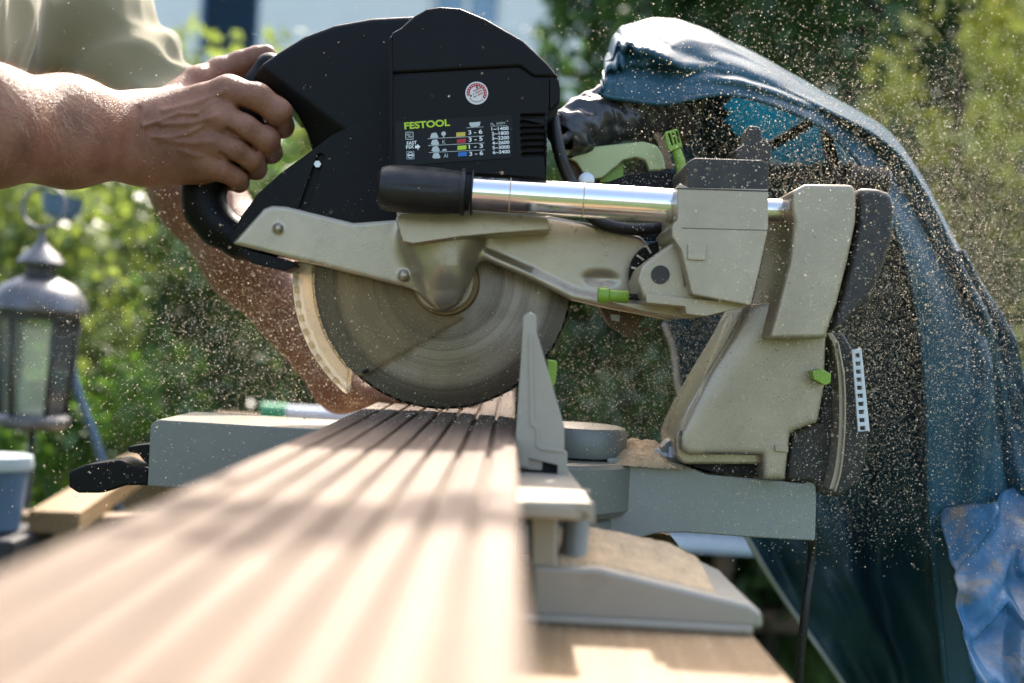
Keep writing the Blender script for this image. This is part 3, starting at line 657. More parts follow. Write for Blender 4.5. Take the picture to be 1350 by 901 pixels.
# --- blade, flange and clear guard
BC = P(585, 369, 0)
def blade():
    bm = bmesh.new(); nT = 72; t = .0012; ring = []
    for i in range(nT):
        a0 = 2 * PI * i / nT
        for da, r in ((0, BLR), (.010, BLR - .0002), (.022, BLR - .0020), (.040, BLR - .0030), (.060, BLR - .0020), (.080, BLR - .0005)):
            ring.append((a0 - da, r))
    f = [bm.verts.new((BC.x + r * math.cos(a), -t, BC.z + r * math.sin(a))) for a, r in ring]
    b = [bm.verts.new((BC.x + r * math.cos(a), t, BC.z + r * math.sin(a))) for a, r in ring]
    bm.faces.new(f); bm.faces.new(b[::-1]); k = len(f)
    for i in range(k): bm.faces.new((f[i], f[(i + 1) % k], b[(i + 1) % k], b[i]))
    o = bobj('blade', bm, 'blade_steel', saw)
    bm = bmesh.new(); bmesh.ops.create_cube(bm, size=1)
    me = bpy.data.meshes.new('tooth')
    for v in bm.verts: v.co = (v.co.x * .0042 - .0020, v.co.y * .0034, v.co.z * .0016)
    bm.to_mesh(me); bm.free(); me.materials.append(MATS['rusty'])
    for i in range(nT):
        a0 = 2 * PI * i / nT; q = bpy.data.objects.new('tooth', me); COL.objects.link(q); q.parent = o
        q.location = Vector((BC.x + (BLR + .0008) * math.cos(a0), 0, BC.z + (BLR + .0008) * math.sin(a0))) - wloc(o)
        q.rotation_euler = (0, -a0, 0)
    return o
blade()
lathe('blade_flange', [(.0, 0), (.0325, 0), (.0335, .002), (.0335, .011), (.0, .011)], P(587, 371, -.016), (0, 1, 0), 'brass', saw, 64)
lathe('flange_cover', [(.0, 0), (.0285, 0), (.0295, .001), (.0295, .006), (.0, .006)], P(585, 371, -.0215), (0, 1, 0), 'silver', saw, 64)
def arc(r, a0, a1, n=24): return [(585 + r * math.cos(math.radians(a0 + (a1 - a0) * i / n)), 369 + r * math.sin(math.radians(a0 + (a1 - a0) * i / n))) for i in range(n + 1)]
ext('lower_guard', arc(186, 133, 186) + [(500, 340), (560, 375), (612, 419)], -.0105, -.0085, 'clear_guard', saw, .0004, yref=-.0095)
ext('guard_rim', arc(196, 130, 187) + arc(171, 187, 136), -.015, .016, 'guard_rim', saw, .0015, yref=-.0)
ext('guard_line', [(610, 417.5), (613, 419.5), (480, 494), (477, 491.5)], -.0125, -.0085, 'clear_guard', saw, .0004)
strip('guard_rib', arc(146, 136, 184, 8), 2.2, -.0125, -.0088, 'clear_guard', saw)
for k in range(9):
    an = 137 + k * 5.6; c = arc(194.5, an, an + .1, 1)[0]; an = math.radians(an)
    ax_, ay_ = math.cos(an), math.sin(an)
    ext('guard_bead', [(c[0] + ax_ * u * 3.2 - ay_ * v * 4.5, c[1] + ay_ * u * 3.2 + ax_ * v * 4.5, 1.5) for u, v in ((-1, -1), (1, -1), (1, 1), (-1, 1))], -.018, -.010, 'clear_guard', saw, .0008)
tube('guard_stud', [P(478, 491, -.013), P(486, 488, -.013)], .0018, 'black_plastic', saw, 10)
# --- upper guard, handle, motor
def upper_guard():
    pl = [P(x, y, -.034) for x, y in rpoly([(330, 101, 3), (345, 82, 8), (366, 67), (400, 46), (440, 31), (490, 22), (548, 19), (600, 28), (600, 215), (480, 215), (408, 212), (407, 195, 12), (401, 172), (390, 148), (374, 128), (352, 112)])]
    base = sdpoly([(q.x, q.z) for q in pl], -.034, .034, .008)
    a, b = P(345, 86, 0), P(455, 170, 0); t = Vector((b.x - a.x, 0, b.z - a.z)).normalized(); nx, nz = t.z, -t.x
    if (P(350, 160).x - a.x) * nx + (P(350, 160).z - a.z) * nz < 0: nx, nz = -nx, -nz
    def f(p):
        s = np.maximum((p[:, 0] - a.x) * nx + (p[:, 2] - a.z) * nz, 0)
        cut = np.abs(p[:, 1]) - (.034 - .55 * np.sqrt(s * s + 1e-6))
        return -smin(-base(p), -cut * .87, .003)
    V, F = nets(f, (-.28, -.045, 1.09), (-.03, .045, 1.34), .0018)
    from_np('upper_guard', V, F, 'black_plastic', saw)
upper_guard()
pB = [(520, 152), (470, 163), (437, 178), (407, 201), (370, 228), (340, 255), (318, 285), (303, 314, 4), (308, 324, 4), (345, 332), (520, 332), (600, 332), (600, 152)]
holed('guard_panel', rpoly(pB), [capsule(422.5, 207, 398.5, 276, 5.2)], -.0435, -.040, 'black_plastic', saw)
ext('guard_back', [(520, 154), (470, 165), (438, 180), (408, 203), (371, 230), (341, 257), (320, 286), (306, 314), (310, 323), (345, 330), (520, 330), (600, 330), (600, 154)], -.0385, .036, 'black_plastic', saw, .003, yref=-.0435)
lathe('slot_screw', [(0, 0), (.0035, 0), (.0037, .0008), (.0037, .004), (0, .004)], P(418.5, 216, -.045), (0, 1, 0), 'steel', saw, 6, smooth=False)
def handle():
    ch = [(356, 90, .0155), (340, 120, .0165), (322, 158, .0170), (303, 196, .0175), (281, 228, .0180), (267, 252, .0185), (270, 276, .0185), (288, 299, .0180), (318, 317, .0165), (350, 327, .0150)]
    fs = [rc(P(a[0], a[1], 0), P(b[0], b[1], 0), a[2], b[2]) for a, b in zip(ch, ch[1:])]
    V, F = nets(union(fs, .012), (-.36, -.03, 1.02), (-.2, .03, 1.3), .0018)
    from_np('handle', V, F, 'black_plastic', saw)
handle()
ext('lock_button', [(366, 72, 2), (384, 58, 2), (388, 62), (370, 76)], -.012, .012, 'lime', saw, .0015)
ext('trigger', [(387, 140), (393, 150, 3), (399, 163, 2), (396, 167, 2), (389, 158), (382, 146)], -.008, .008, 'lime', saw, .0015)
# motor housing: two shells parted by a fine joint, slotted cheek, label
MY = -.112
ext('motor_cap', [(513, 97), (513, 52, 4), (517, 42, 5), (528, 36, 5), (546, 20, 12), (562, 11), (580, 8, 20), (606, 10), (640, 24, 30), (690, 53), (722, 83, 8), (737, 101), (704, 101), (685, 87.5)], MY, .028, 'black_plastic', saw, .0045, seg=4)
ext('motor_joint', [(516, 90), (685, 82), (733, 95), (733, 110), (516, 106)], MY + .003, .024, 'dark_hollow', saw, 0)
mb = [(513, 98.6), (685, 89.2), (703.5, 102.8), (737, 102.8, 2), (739, 118, 6), (738, 133, 5), (727, 146, 5), (721, 152, 4), (721, 236), (640, 231), (513, 226)]
slots = [capsule(688 + max(0, i - 2) * .5, 152.5 + i * 8.6, 717, 151.5 + i * 8.6, 2.4 if i else 1.9) for i in range(7)]
holed('motor_housing', rpoly([(513.6, 99.2), (685, 89.8), (703.5, 103.4), (724, 103.4, 3), (724, 140, 6), (720.6, 152, 4), (720.6, 235), (640, 230.4), (513.6, 225.4)]), slots, MY, MY + .006, 'black_plastic', saw, .0015)
ext('motor_shell', mb, MY + .006, .026, 'black_plastic', saw, .002, yref=MY)
ext('motor_edge', [(724.6, 103.4), (736, 103.2, 4), (738.5, 118, 6), (737, 132, 5), (726, 143, 3), (724.6, 140)], MY + .0015, MY + .02, 'black_plastic', saw, .003)
ext('motor_side_strip', [(512.4, 50, 3), (517, 46), (518, 96), (518, 158), (516.5, 222), (512.6, 222)], MY - .0015, MY + .02, 'black_plastic', saw, .0015)
lab = ext('label_plate', [(520.5, 159.5, 3), (671, 151.5, 3), (676, 155, 3), (675.5, 206, 3), (672, 208.5, 3), (522, 219, 3)], MY - .0007, MY + .001, 'label_black', saw, .0003)
TY = MY - .00085
FE = text('FESTOOL', 533.5, 170.5, 60, 9.2, TY, 'print_lime', lab, bold=.03)
for i, (r_, c_) in enumerate((('3 - 6', 'yellow'), ('3 - 5', 'red'), ('1 - 3', 'lime'), ('3 - 6', 'blue'))):
    x0, y0_ = 617.5 + i * .4, 177.3 + i * 9.4
    text(r_, x0, y0_, 18.5, 5.6, TY, 'print_white', lab, bold=.015)
    x1, y1_ = 601.5 + i * .75, 180 + i * 8.7
    ext('colour_patch', [(x1, y1_), (x1 + 11.8, y1_ - .8), (x1 + 12.1, y1_ - 6.2), (x1 + .2, y1_ - 5.4)], TY, MY, 'print_' + c_, lab, 0)
    if i < 3: ext('rule', [(564 + i * .6, 183 + i * 9.1), (638 + i * .6, 179.2 + i * 9.2), (638 + i * .6, 178.6 + i * 9.2), (564 + i * .6, 182.3 + i * 9.1)], TY, MY, 'print_grey', lab, 0)
    bx, by = 567 + i * .9, 182 + i * 8.8
    ext('material_mark', [(bx, by - 1), (bx + 2, by - 6.5, 1), (bx + 8, by - 7.5, 1), (bx + 11, by - 2, 1), (bx + 10, by), (bx + 3, by + .4)], TY, MY, 'print_grey', lab, 0)
    if i == 0:
        ext('tree_mark', [(584.8 + 3.1 * math.cos(t * PI / 6), 176 + 3.0 * math.sin(t * PI / 6)) for t in range(12)], TY, MY, 'print_grey', lab, 0)
        ext('tree_mark_stem', [(584, 178.5), (585.6, 178.5), (585.8, 181.8), (584, 181.8)], TY, MY, 'print_grey', lab, 0)
    if i == 1: text('K', 583.5, 189.5, 4, 5, TY, 'print_grey', lab)
    if i == 2: ext('bar_mark', [(582.5, 198.6), (589.5, 198.2), (588, 196), (584, 196.3)], TY, MY, 'print_grey', lab, 0)
    if i == 3: text('Al', 585, 207.8, 5.5, 5.2, TY, 'print_grey', lab)
def frame(x, y, w_, h_, t_, m='print_grey'):
    for q in ([(x, y), (x + w_, y), (x + w_, y + t_), (x, y + t_)], [(x, y + h_ - t_), (x + w_, y + h_ - t_), (x + w_, y + h_), (x, y + h_)], [(x, y), (x + t_, y), (x + t_, y + h_), (x, y + h_)], [(x + w_ - t_, y), (x + w_, y), (x + w_, y + h_), (x + w_ - t_, y + h_)]):
        ext('symbol_line', q, TY, MY, m, lab, 0)
frame(534.5, 173.5, 10.5, 10.5, .9); text('%', 536.5, 182, 6.5, 6, TY, 'print_grey', lab)
text('FAST', 536.5, 191, 13, 4.6, TY, 'print_white', lab, bold=.02); text('FIX', 535.5, 196.2, 10.5, 4.6, TY, 'print_white', lab, bold=.02)
ext('arrow_mark', [(547, 191.8), (550, 191.6), (549.8, 189.6), (554.2, 193), (550.4, 196.8), (550.2, 195), (547.2, 195.2)], TY, MY, 'print_white', lab, 0)
frame(536, 199, 10.2, 10.5, .5); 
holed('earmuff_mark', [(541.2 + 4.4 * math.cos(t * PI / 9), 204.4 + 4.4 * math.sin(t * PI / 9)) for t in range(18)], [[(541.2 + 3.1 * math.cos(t * PI / 9), 204.4 + 3.1 * math.sin(t * PI / 9)) for t in range(18)]], TY, MY, 'print_grey', lab, 0)
ext('earmuff_bar', [(538, 203.6), (544.5, 203.2), (544.5, 205.2), (538, 205.6)], TY, MY, 'print_white', lab, 0)
ext('speed_mark', [(618.5, 161.4), (633.5, 160.2), (632.4, 165.4), (630.5, 166.6), (622, 167.2), (619.6, 166)], TY, MY, 'print_grey', lab, 0)
text('n  min', 647, 164.8, 18.5, 3.8, TY, 'print_grey', lab); text('0', 649.8, 165.8, 1.8, 2.4, TY, 'print_grey', lab); text('-1', 666.2, 160.6, 3.4, 2.2, TY, 'print_grey', lab)
ext('rule', [(646.5, 166.6), (669, 165.3), (669, 164.9), (646.5, 166.1)], TY, MY, 'print_grey', lab, 0)
ext('rule', [(615, 168.6), (637.5, 167.2), (637.5, 166.7), (615, 168)], TY, MY, 'print_grey', lab, 0)
for i, s_ in enumerate(('1~1400', '2~1800', '3~2200', '4~2600', '5~3000', '6~3400')):
    text(s_, 648 + i * .35, 172.2 + i * 6.15, 22.6, 4.5, TY, 'print_white', lab, ang=3.2, bold=.02)
stk = lathe('test_sticker', [(0, 0), (mm(15, MY), 0), (mm(15, MY), .0005), (0, .0005)], P(628.5, 122.5, MY - .0004), (0, 1, 0), 'sticker_white', saw, 48, smooth=False)
def sector(a0, a1, r0, r1, n=20):
    A = [math.radians(a0 + (a1 - a0) * i / n) for i in range(n + 1)]
    return [(628.5 + r1 * math.cos(a), 122.5 + r1 * math.sin(a)) for a in A] + [(628.5 + r0 * math.cos(a), 122.5 + r0 * math.sin(a)) for a in A[::-1]]
ext('sticker_ring', sector(165, 395, 9.3, 13.2), MY - .0007, MY, 'print_red', stk, 0)
for k in range(13):
    a_ = 175 + k * 17; ext('date_tick', sector(a_, a_ + 5, 10.6, 12.3, 2), MY - .0009, MY, 'sticker_white', stk, 0)
for k in range(8):
    a_ = 45 + k * 13; ext('date_mark', sector(a_, a_ + 7, 10.6, 12.0, 2), MY - .0007, MY, 'print_red', stk, 0)
for k in range(3):
    for q in range(7):
        if (k * 5 + q * 3) % 8 == 0: continue
        x_, y_ = 622.2 + k * 1.3 + q * 1.75, 121.6 + k * 3.4 - q * .8
        ext('sticker_print', [(x_, y_), (x_ + 1.3, y_ - .6), (x_ + .9, y_ - 2.2), (x_ - .3, y_ - 1.6)], MY - .0007, MY, 'print_red', stk, 0)
for x_, y_ in ((628.8, 114.8), (620.8, 126)):
    ext('punched_hole', [(x_ + 1.3 * math.cos(t * PI / 5), y_ + 1.3 * math.sin(t * PI / 5)) for t in range(10)], MY - .0009, MY, 'dark_hollow', stk, 0)
# ================================================================== deck board, bench, settled sawdust
def deck_board():
    x0, x1 = -.1445, .0078; nr = 8; pitch = (x1 - x0) / nr; gw, gd, rd = .0036, .0042, .0008
    pr = [(x0, ZT + .0015), (x0, ZD - .003), (x0 + .001, ZD - .001)]
    for i in range(nr):
        a = x0 + i * pitch + (gw / 2 if i else .002); b = x0 + (i + 1) * pitch - (gw / 2 if i < nr - 1 else .002)
        if i: pr += [(a - .0002, ZD - gd), (a, ZD - rd)]
        pr += [(a + .0006, ZD - .0003), (a + .0018, ZD), (b - .0018, ZD), (b - .0006, ZD - .0003)]
        if i < nr - 1: pr += [(b, ZD - rd), (b + .0002, ZD - gd)]
    pr += [(x1 - .001, ZD - .001), (x1, ZD - .003), (x1, ZT + .0015), (x1 - .001, ZT + .0005), (x0 + .001, ZT + .0005)]
    ys = np.concatenate([np.linspace(-1.06, 0, 240), np.linspace(.03, .85, 20)]); V = []; k = len(pr)
    for y in ys:
        for x, z in pr:
            n = pnoise((x * 60, y * 9, z * 30)); n2 = pnoise((x * 90, y * 60, z * 30)); V.append((x + n * .0003 + n2 * .0003, y, z + (n * .0005 + n2 * .0003 if z > ZT + .01 else 0)))
    F = []
    for j in range(len(ys) - 1):
        for i in range(k): F.append((j * k + i, j * k + (i + 1) % k, (j + 1) * k + (i + 1) % k, (j + 1) * k + i))
    F += [tuple(range(k))[::-1], tuple((len(ys) - 1) * k + i for i in range(k))]
    me = bpy.data.meshes.new('deck_board'); me.from_pydata(V, [], F)
    o = link('deck_board', me, 'larch'); tag(o, 'long ribbed larch decking board lying under the saw blade', 'board')
deck_board()
bench = empty('workbench', (-.1, 0, 0)); tag(bench, 'pine plank workbench carrying the mitre saw', 'workbench')
xe = .1765
for i, (a, b) in enumerate(((xe - .25, xe), (xe - .502, xe - .252))):
    box('plank', (a, -.72, ZB - .04), (b, .34, ZB), 'pine', bench, .003)
for y in (-.55, .2): box('cross_rail', (xe - .48, y, ZB - .13), (xe - .02, y + .06, ZB - .0405), 'pine_cross', bench, .003)
for x in (xe - .47, xe - .10):
    for y in (-.61, .262): box('leg', (x, y, -.02), (x + .07, y + .05, ZB - .0405), 'pine', bench, .003)

def heap(name, x0, x1, y0, y1, zf, hf, label, n=110, parent=None):
    X, Y = np.meshgrid(np.linspace(x0, x1, n), np.linspace(y0, y1, n), indexing='ij')
    Z = np.array([[zf(x, y) + max(-.002, hf((x - x0) / (x1 - x0), (y - y0) / (y1 - y0)) * (1 + .5 * pnoise((x * 45, y * 45, 1)) + .15 * pnoise((x * 150, y * 150, 5))) + .0012 * pnoise((x * 420, y * 420, 3))) for x, y in zip(rx, ry)] for rx, ry in zip(X, Y)])
    o = grid(name, np.stack([X, Y, Z], -1), 'sawdust', None, 0); tag(o, label, 'sawdust', kind='stuff')
bmp = lambda u, v, p=.5: max(0, (1 - (2 * u - 1) ** 2)) ** p * max(0, (1 - (2 * v - 1) ** 2)) ** p
heap('sawdust_heap', .10, .175, -.075, .03, lambda x, y: ZB + .0815, lambda u, v: .022 * bmp(u, v, .8) * (1.1 - .6 * u) - .001, 'small heap of sawdust by the knob on the turntable')
heap('sawdust_heap', .035, .150, -.374, -.289, lambda x, y: float(np.interp(x, FOOT[0], FOOT[1]) + np.interp(x, FOOT[0], FOOT[2]) * (y - FOOT[3]) / (FOOT[4] - FOOT[3])), lambda u, v: .0042 * bmp(u, v, .3) - .0008, 'sawdust covering the sloping saw foot')
heap('sawdust_heap', .02, xe - .004, -.20, .335, lambda x, y: ZB, lambda u, v: .004 * bmp(u, v, .25) - .0012, 'brown sawdust spread over the bench edge behind the foot', 120)

# ================================================================== dust hood behind the saw
hood = empty('dust_hood', P(1150, 700, .2)); tag(hood, 'blue plastic film dust hood gathered behind the saw', 'dust hood')
def cr(a, n): return np.array([q[:] for q in catmull([(x, y, 0) for x, y in a], n)])[:, :2]
def fbm(x, y, z, o=3):
    s = 0; a = 1
    for i in range(o): s += a * pnoise((x, y, z)); x *= 2; y *= 2; z *= 2; a *= .5
    return s
ridge = [(797, 84), (812, 46), (838, 31), (905, 32), (1000, 74), (1085, 122), (1170, 174), (1217, 240), (1280, 360), (1334, 455), (1354, 600), (1374, 760), (1390, 940)]
lip = [(790, 122), (800, 127), (828, 131), (880, 136), (960, 124), (1050, 150), (1112, 190), (1160, 258), (1193, 340), (1213, 430), (1223, 560), (1226, 680), (1250, 940)]
def hood_roof():
    R, Lp = cr(ridge, 18), cr(lip, 18); n = len(R); ns = 64; A = np.zeros((n, ns, 3))
    for i in range(n):
        t = i / (n - 1); y_l = .0 + .09 * t; y_r = .10 + .07 * t; y_f = .27
        for j in range(ns):
            s = j / (ns - 1)
            if s < .55:
                q = s / .55; e = 1 - (1 - q) ** 1.7                       # near side, curving up to the ridge
                px = Lp[i, 0] * (1 - e) + R[i, 0] * e; py = Lp[i, 1] * (1 - e) + R[i, 1] * e; y = y_l + (y_r - y_l) * q ** 1.3
                fold = math.sin(q * PI)
                w1 = abs(math.sin(t * 58 + 4.2 * q + 1.6 * pnoise((t * 14, q * 2, 0)))) ** .7; fo = fold * (-.030 * (1 - w1) * math.exp(-t * 7) + .008 * fbm(t * 4, q * 2.4, 2.1, 2) - .016 * max(0, 1 - abs(q - .45 - .22 * math.sin(t * 11 + 1)) / .13) + .012 * max(0, 1 - abs(q - .22 - .5 * t * t) / .08) - .007 * max(0, 1 - abs(pnoise((t * 5, q * .8, 4))) / .2) * (.5 if t < .5 else .25))
                p = P(px, py, y); pl = .009 * (w1 - .65) * math.exp(-t * 7) * min(1, q * 3); A[i, j] = (p.x, p.y + fo * 1.6 - pl * 1.5, p.z + fo * .5 + pl)
            else:
                q = (s - .55) / .45; p0 = P(R[i, 0], R[i, 1], y_r); k = .05 * q ** 2; yy = y_r + (y_f - y_r) * q; p = P(R[i, 0] + (1080 - R[i, 0]) * k, R[i, 1] + (520 - R[i, 1]) * k, yy); A[i, j] = (p.x, yy, p.z + .004 * fbm(t * 12, q * 4, 7.7))
    grid('roof_film', A, 'film', hood)
    e = [Vector(A[i, 0]) for i in range(0, n, 9)]; tube('lip_hem', e, .0026, 'film', hood, 8, 3)
hood_roof()
def hood_back():
    Lf = cr([(848, 132), (868, 300), (872, 415), (886, 460), (903, 548), (985, 712), (1046, 805), (1112, 905), (1140, 950)], 12)
    Rt = cr([(905, 70), (1060, 135), (1160, 190), (1240, 310), (1300, 430), (1320, 560), (1330, 700), (1335, 820), (1340, 950)], 12)
    n = len(Lf); m_ = 60; A = np.zeros((n, m_, 3))
    for i in range(n):
        v = i / (n - 1)
        for j in range(m_):
            u = j / (m_ - 1); px = Lf[i, 0] + (Rt[i, 0] - Lf[i, 0]) * u; py = Lf[i, 1] + (Rt[i, 1] - Lf[i, 1]) * u
            y = .26 + .018 * math.sin(px * .055 + 2 * fbm(u * 3, v * 2, .3)) * (.3 + v) + .02 * fbm(u * 6, v * 3, 5)
            p = P(px, py, .26); A[i, j] = (p.x, y, p.z)
    ob = grid('back_film', A, 'film_dusty', hood)
    bm = bmesh.new(); bm.from_mesh(ob.data); off = wloc(ob); kill = []
    for fc in bm.faces:
        q = fc.calc_center_median() + off; dd = .26 + D; xx = q.x * FPX / dd; zz = (q.z - CZ) * FPX / dd; px = 675 + xx * CR + zz * SR; py = 450 - (zz * CR - xx * SR)
        if 960 < px < 1136 and 118 + (px - 960) * .28 < py < 215 and py < 170 + (px - 960) * 1.0: kill.append(fc)
    bmesh.ops.delete(bm, geom=kill, context='FACES'); bm.to_mesh(ob.data); bm.free()
    tube('rim_light_tube', [Vector(A[i, 0]) - Vector((0, .004, 0)) for i in range(26, n, 4)], .0035, 'bright_white', hood, 8, 3)  # white tube added along the edge, its colour stands in for rim light
    return A
HB = hood_back()
def hood_side():
    # near side below the lip: hangs down in long folds, flaring out at the bottom right
    Lf = cr([(1196, 330), (1214, 430), (1223, 560), (1226, 680), (1240, 800), (1262, 950)], 14)
    Rt = cr([(1268, 330), (1332, 445), (1352, 560), (1365, 680), (1380, 800), (1395, 950)], 14)
    n = len(Lf); m_ = 44; A = np.zeros((n, m_, 3))
    for i in range(n):
        v = i / (n - 1)
        for j in range(m_):
            u = j / (m_ - 1); px = Lf[i, 0] + (Rt[i, 0] - Lf[i, 0]) * u; py = Lf[i, 1] + (Rt[i, 1] - Lf[i, 1]) * u
            y = .115 + .02 * math.sin(u * 11 + 2 * v) * (.4 + v) + .018 * fbm(u * 4, v * 5, 1.3)
            p = P(px, py, .115); A[i, j] = (p.x, y, p.z)
    grid('side_film', A, 'film_dusty', hood)
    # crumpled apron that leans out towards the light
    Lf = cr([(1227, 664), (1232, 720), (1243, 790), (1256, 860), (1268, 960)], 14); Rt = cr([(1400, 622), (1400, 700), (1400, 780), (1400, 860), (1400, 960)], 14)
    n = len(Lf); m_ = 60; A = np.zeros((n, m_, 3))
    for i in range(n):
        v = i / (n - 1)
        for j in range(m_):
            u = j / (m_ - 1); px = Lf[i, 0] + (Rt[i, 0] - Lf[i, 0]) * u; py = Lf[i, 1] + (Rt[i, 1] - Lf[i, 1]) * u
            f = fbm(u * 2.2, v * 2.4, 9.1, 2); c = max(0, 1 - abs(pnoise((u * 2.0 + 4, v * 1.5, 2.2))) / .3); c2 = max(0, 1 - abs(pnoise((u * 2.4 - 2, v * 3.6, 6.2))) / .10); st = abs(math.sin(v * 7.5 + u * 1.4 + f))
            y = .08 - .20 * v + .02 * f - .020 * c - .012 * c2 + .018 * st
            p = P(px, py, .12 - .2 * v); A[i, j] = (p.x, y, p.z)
    grid('apron_film', A, 'film_painted_lit', hood)
hood_side()
def windows():
    for pts in ([(950, 108), (1080, 145), (1150, 190), (1150, 224), (950, 224)],):
        ext('window_film', pts, .312, .314, 'film_window', hood, .0005)
    tube('frame_rod', [P(975, 212, .16), P(1030, 184, .18), P(1086, 150, .19)], .006, 'black_rubber', hood, 10)
    tube('frame_rod', [P(1086, 146, .20), P(1094, 200, .18), P(1112, 240, .14), P(1130, 262, .1), P(1130, 270, -.02)], .0075, 'black_rubber', hood, 10)
    tube('frame_rod', [P(1130, 262, .1), P(1200, 300, .2), P(1260, 420, .3)], .006, 'black_rubber', hood, 10)
windows()
def collar():
    c = catmull([P(738, 184, .01), P(770, 166, .03), P(806, 150, .05), P(842, 140, .07), P(875, 140, .1)], 8); n = len(c); m_ = 33; A = np.zeros((n, m_, 3))
    rad = np.interp(np.linspace(0, 1, n), [0, .15, .45, .65, .85, 1], [.017, .026, .031, .032, .040, .048])
    for i, p in enumerate(c):
        t = (c[min(i + 1, n - 1)] - c[max(0, i - 1)]).normalized(); a = t.cross(Vector((0, 1, 0))).normalized(); b = t.cross(a)
        for j in range(m_):
            an = 2 * PI * j / (m_ - 1); ca, sa = math.cos(an), math.sin(an); s = i / n
            ca_, sa_ = (ca, sa) if j < m_ - 1 else (1.0, 0.0); w_ = fbm(ca_ * 1.5 + s * 7, sa_ * 1.5, s * 8, 2); w2 = abs(pnoise((ca_ * 2.6 + s * 9, sa_ * 2.6, s * 11 + 3))); rr = rad[i] * (1 + .22 * w_ + .34 * (.25 - min(w2, .5)))
            A[i, j] = p + (a * ca + b * sa) * rr
    cf_ = grid('collar_film', A, 'film_grey', hood); md = cf_.modifiers.new('soft', 'SUBSURF'); md.levels = 2; md.render_levels = 2
    # dark throat of film behind the collar
    c = catmull([P(850, 150, .1), P(880, 190, .12), P(905, 250, .13)], 8)
    tube('throat_film', [P(845, 150, .12), P(872, 195, .13), P(892, 260, .14)], [.03, .022, .02], 'film_dusty', hood, 20)
    ext('card_flap', [(851, 156, 2), (860, 160, 3), (880, 190), (888, 222), (878, 222), (868, 190)], .06, .062, 'pine', hood, .0004)
collar()
cable = tube('power_cable', [P(1070, 690, -.03), P(1070, 735, -.02), P(1062, 800, -.03), P(1054, 890, -.03), P(1050, 1000, -.02), P(1060, 1250, .02), P(1100, 1700, .1)], .0042, 'black_rubber', None, 10)
tag(cable, 'black dusty power cable hanging from the rear arm of the saw', 'cable')
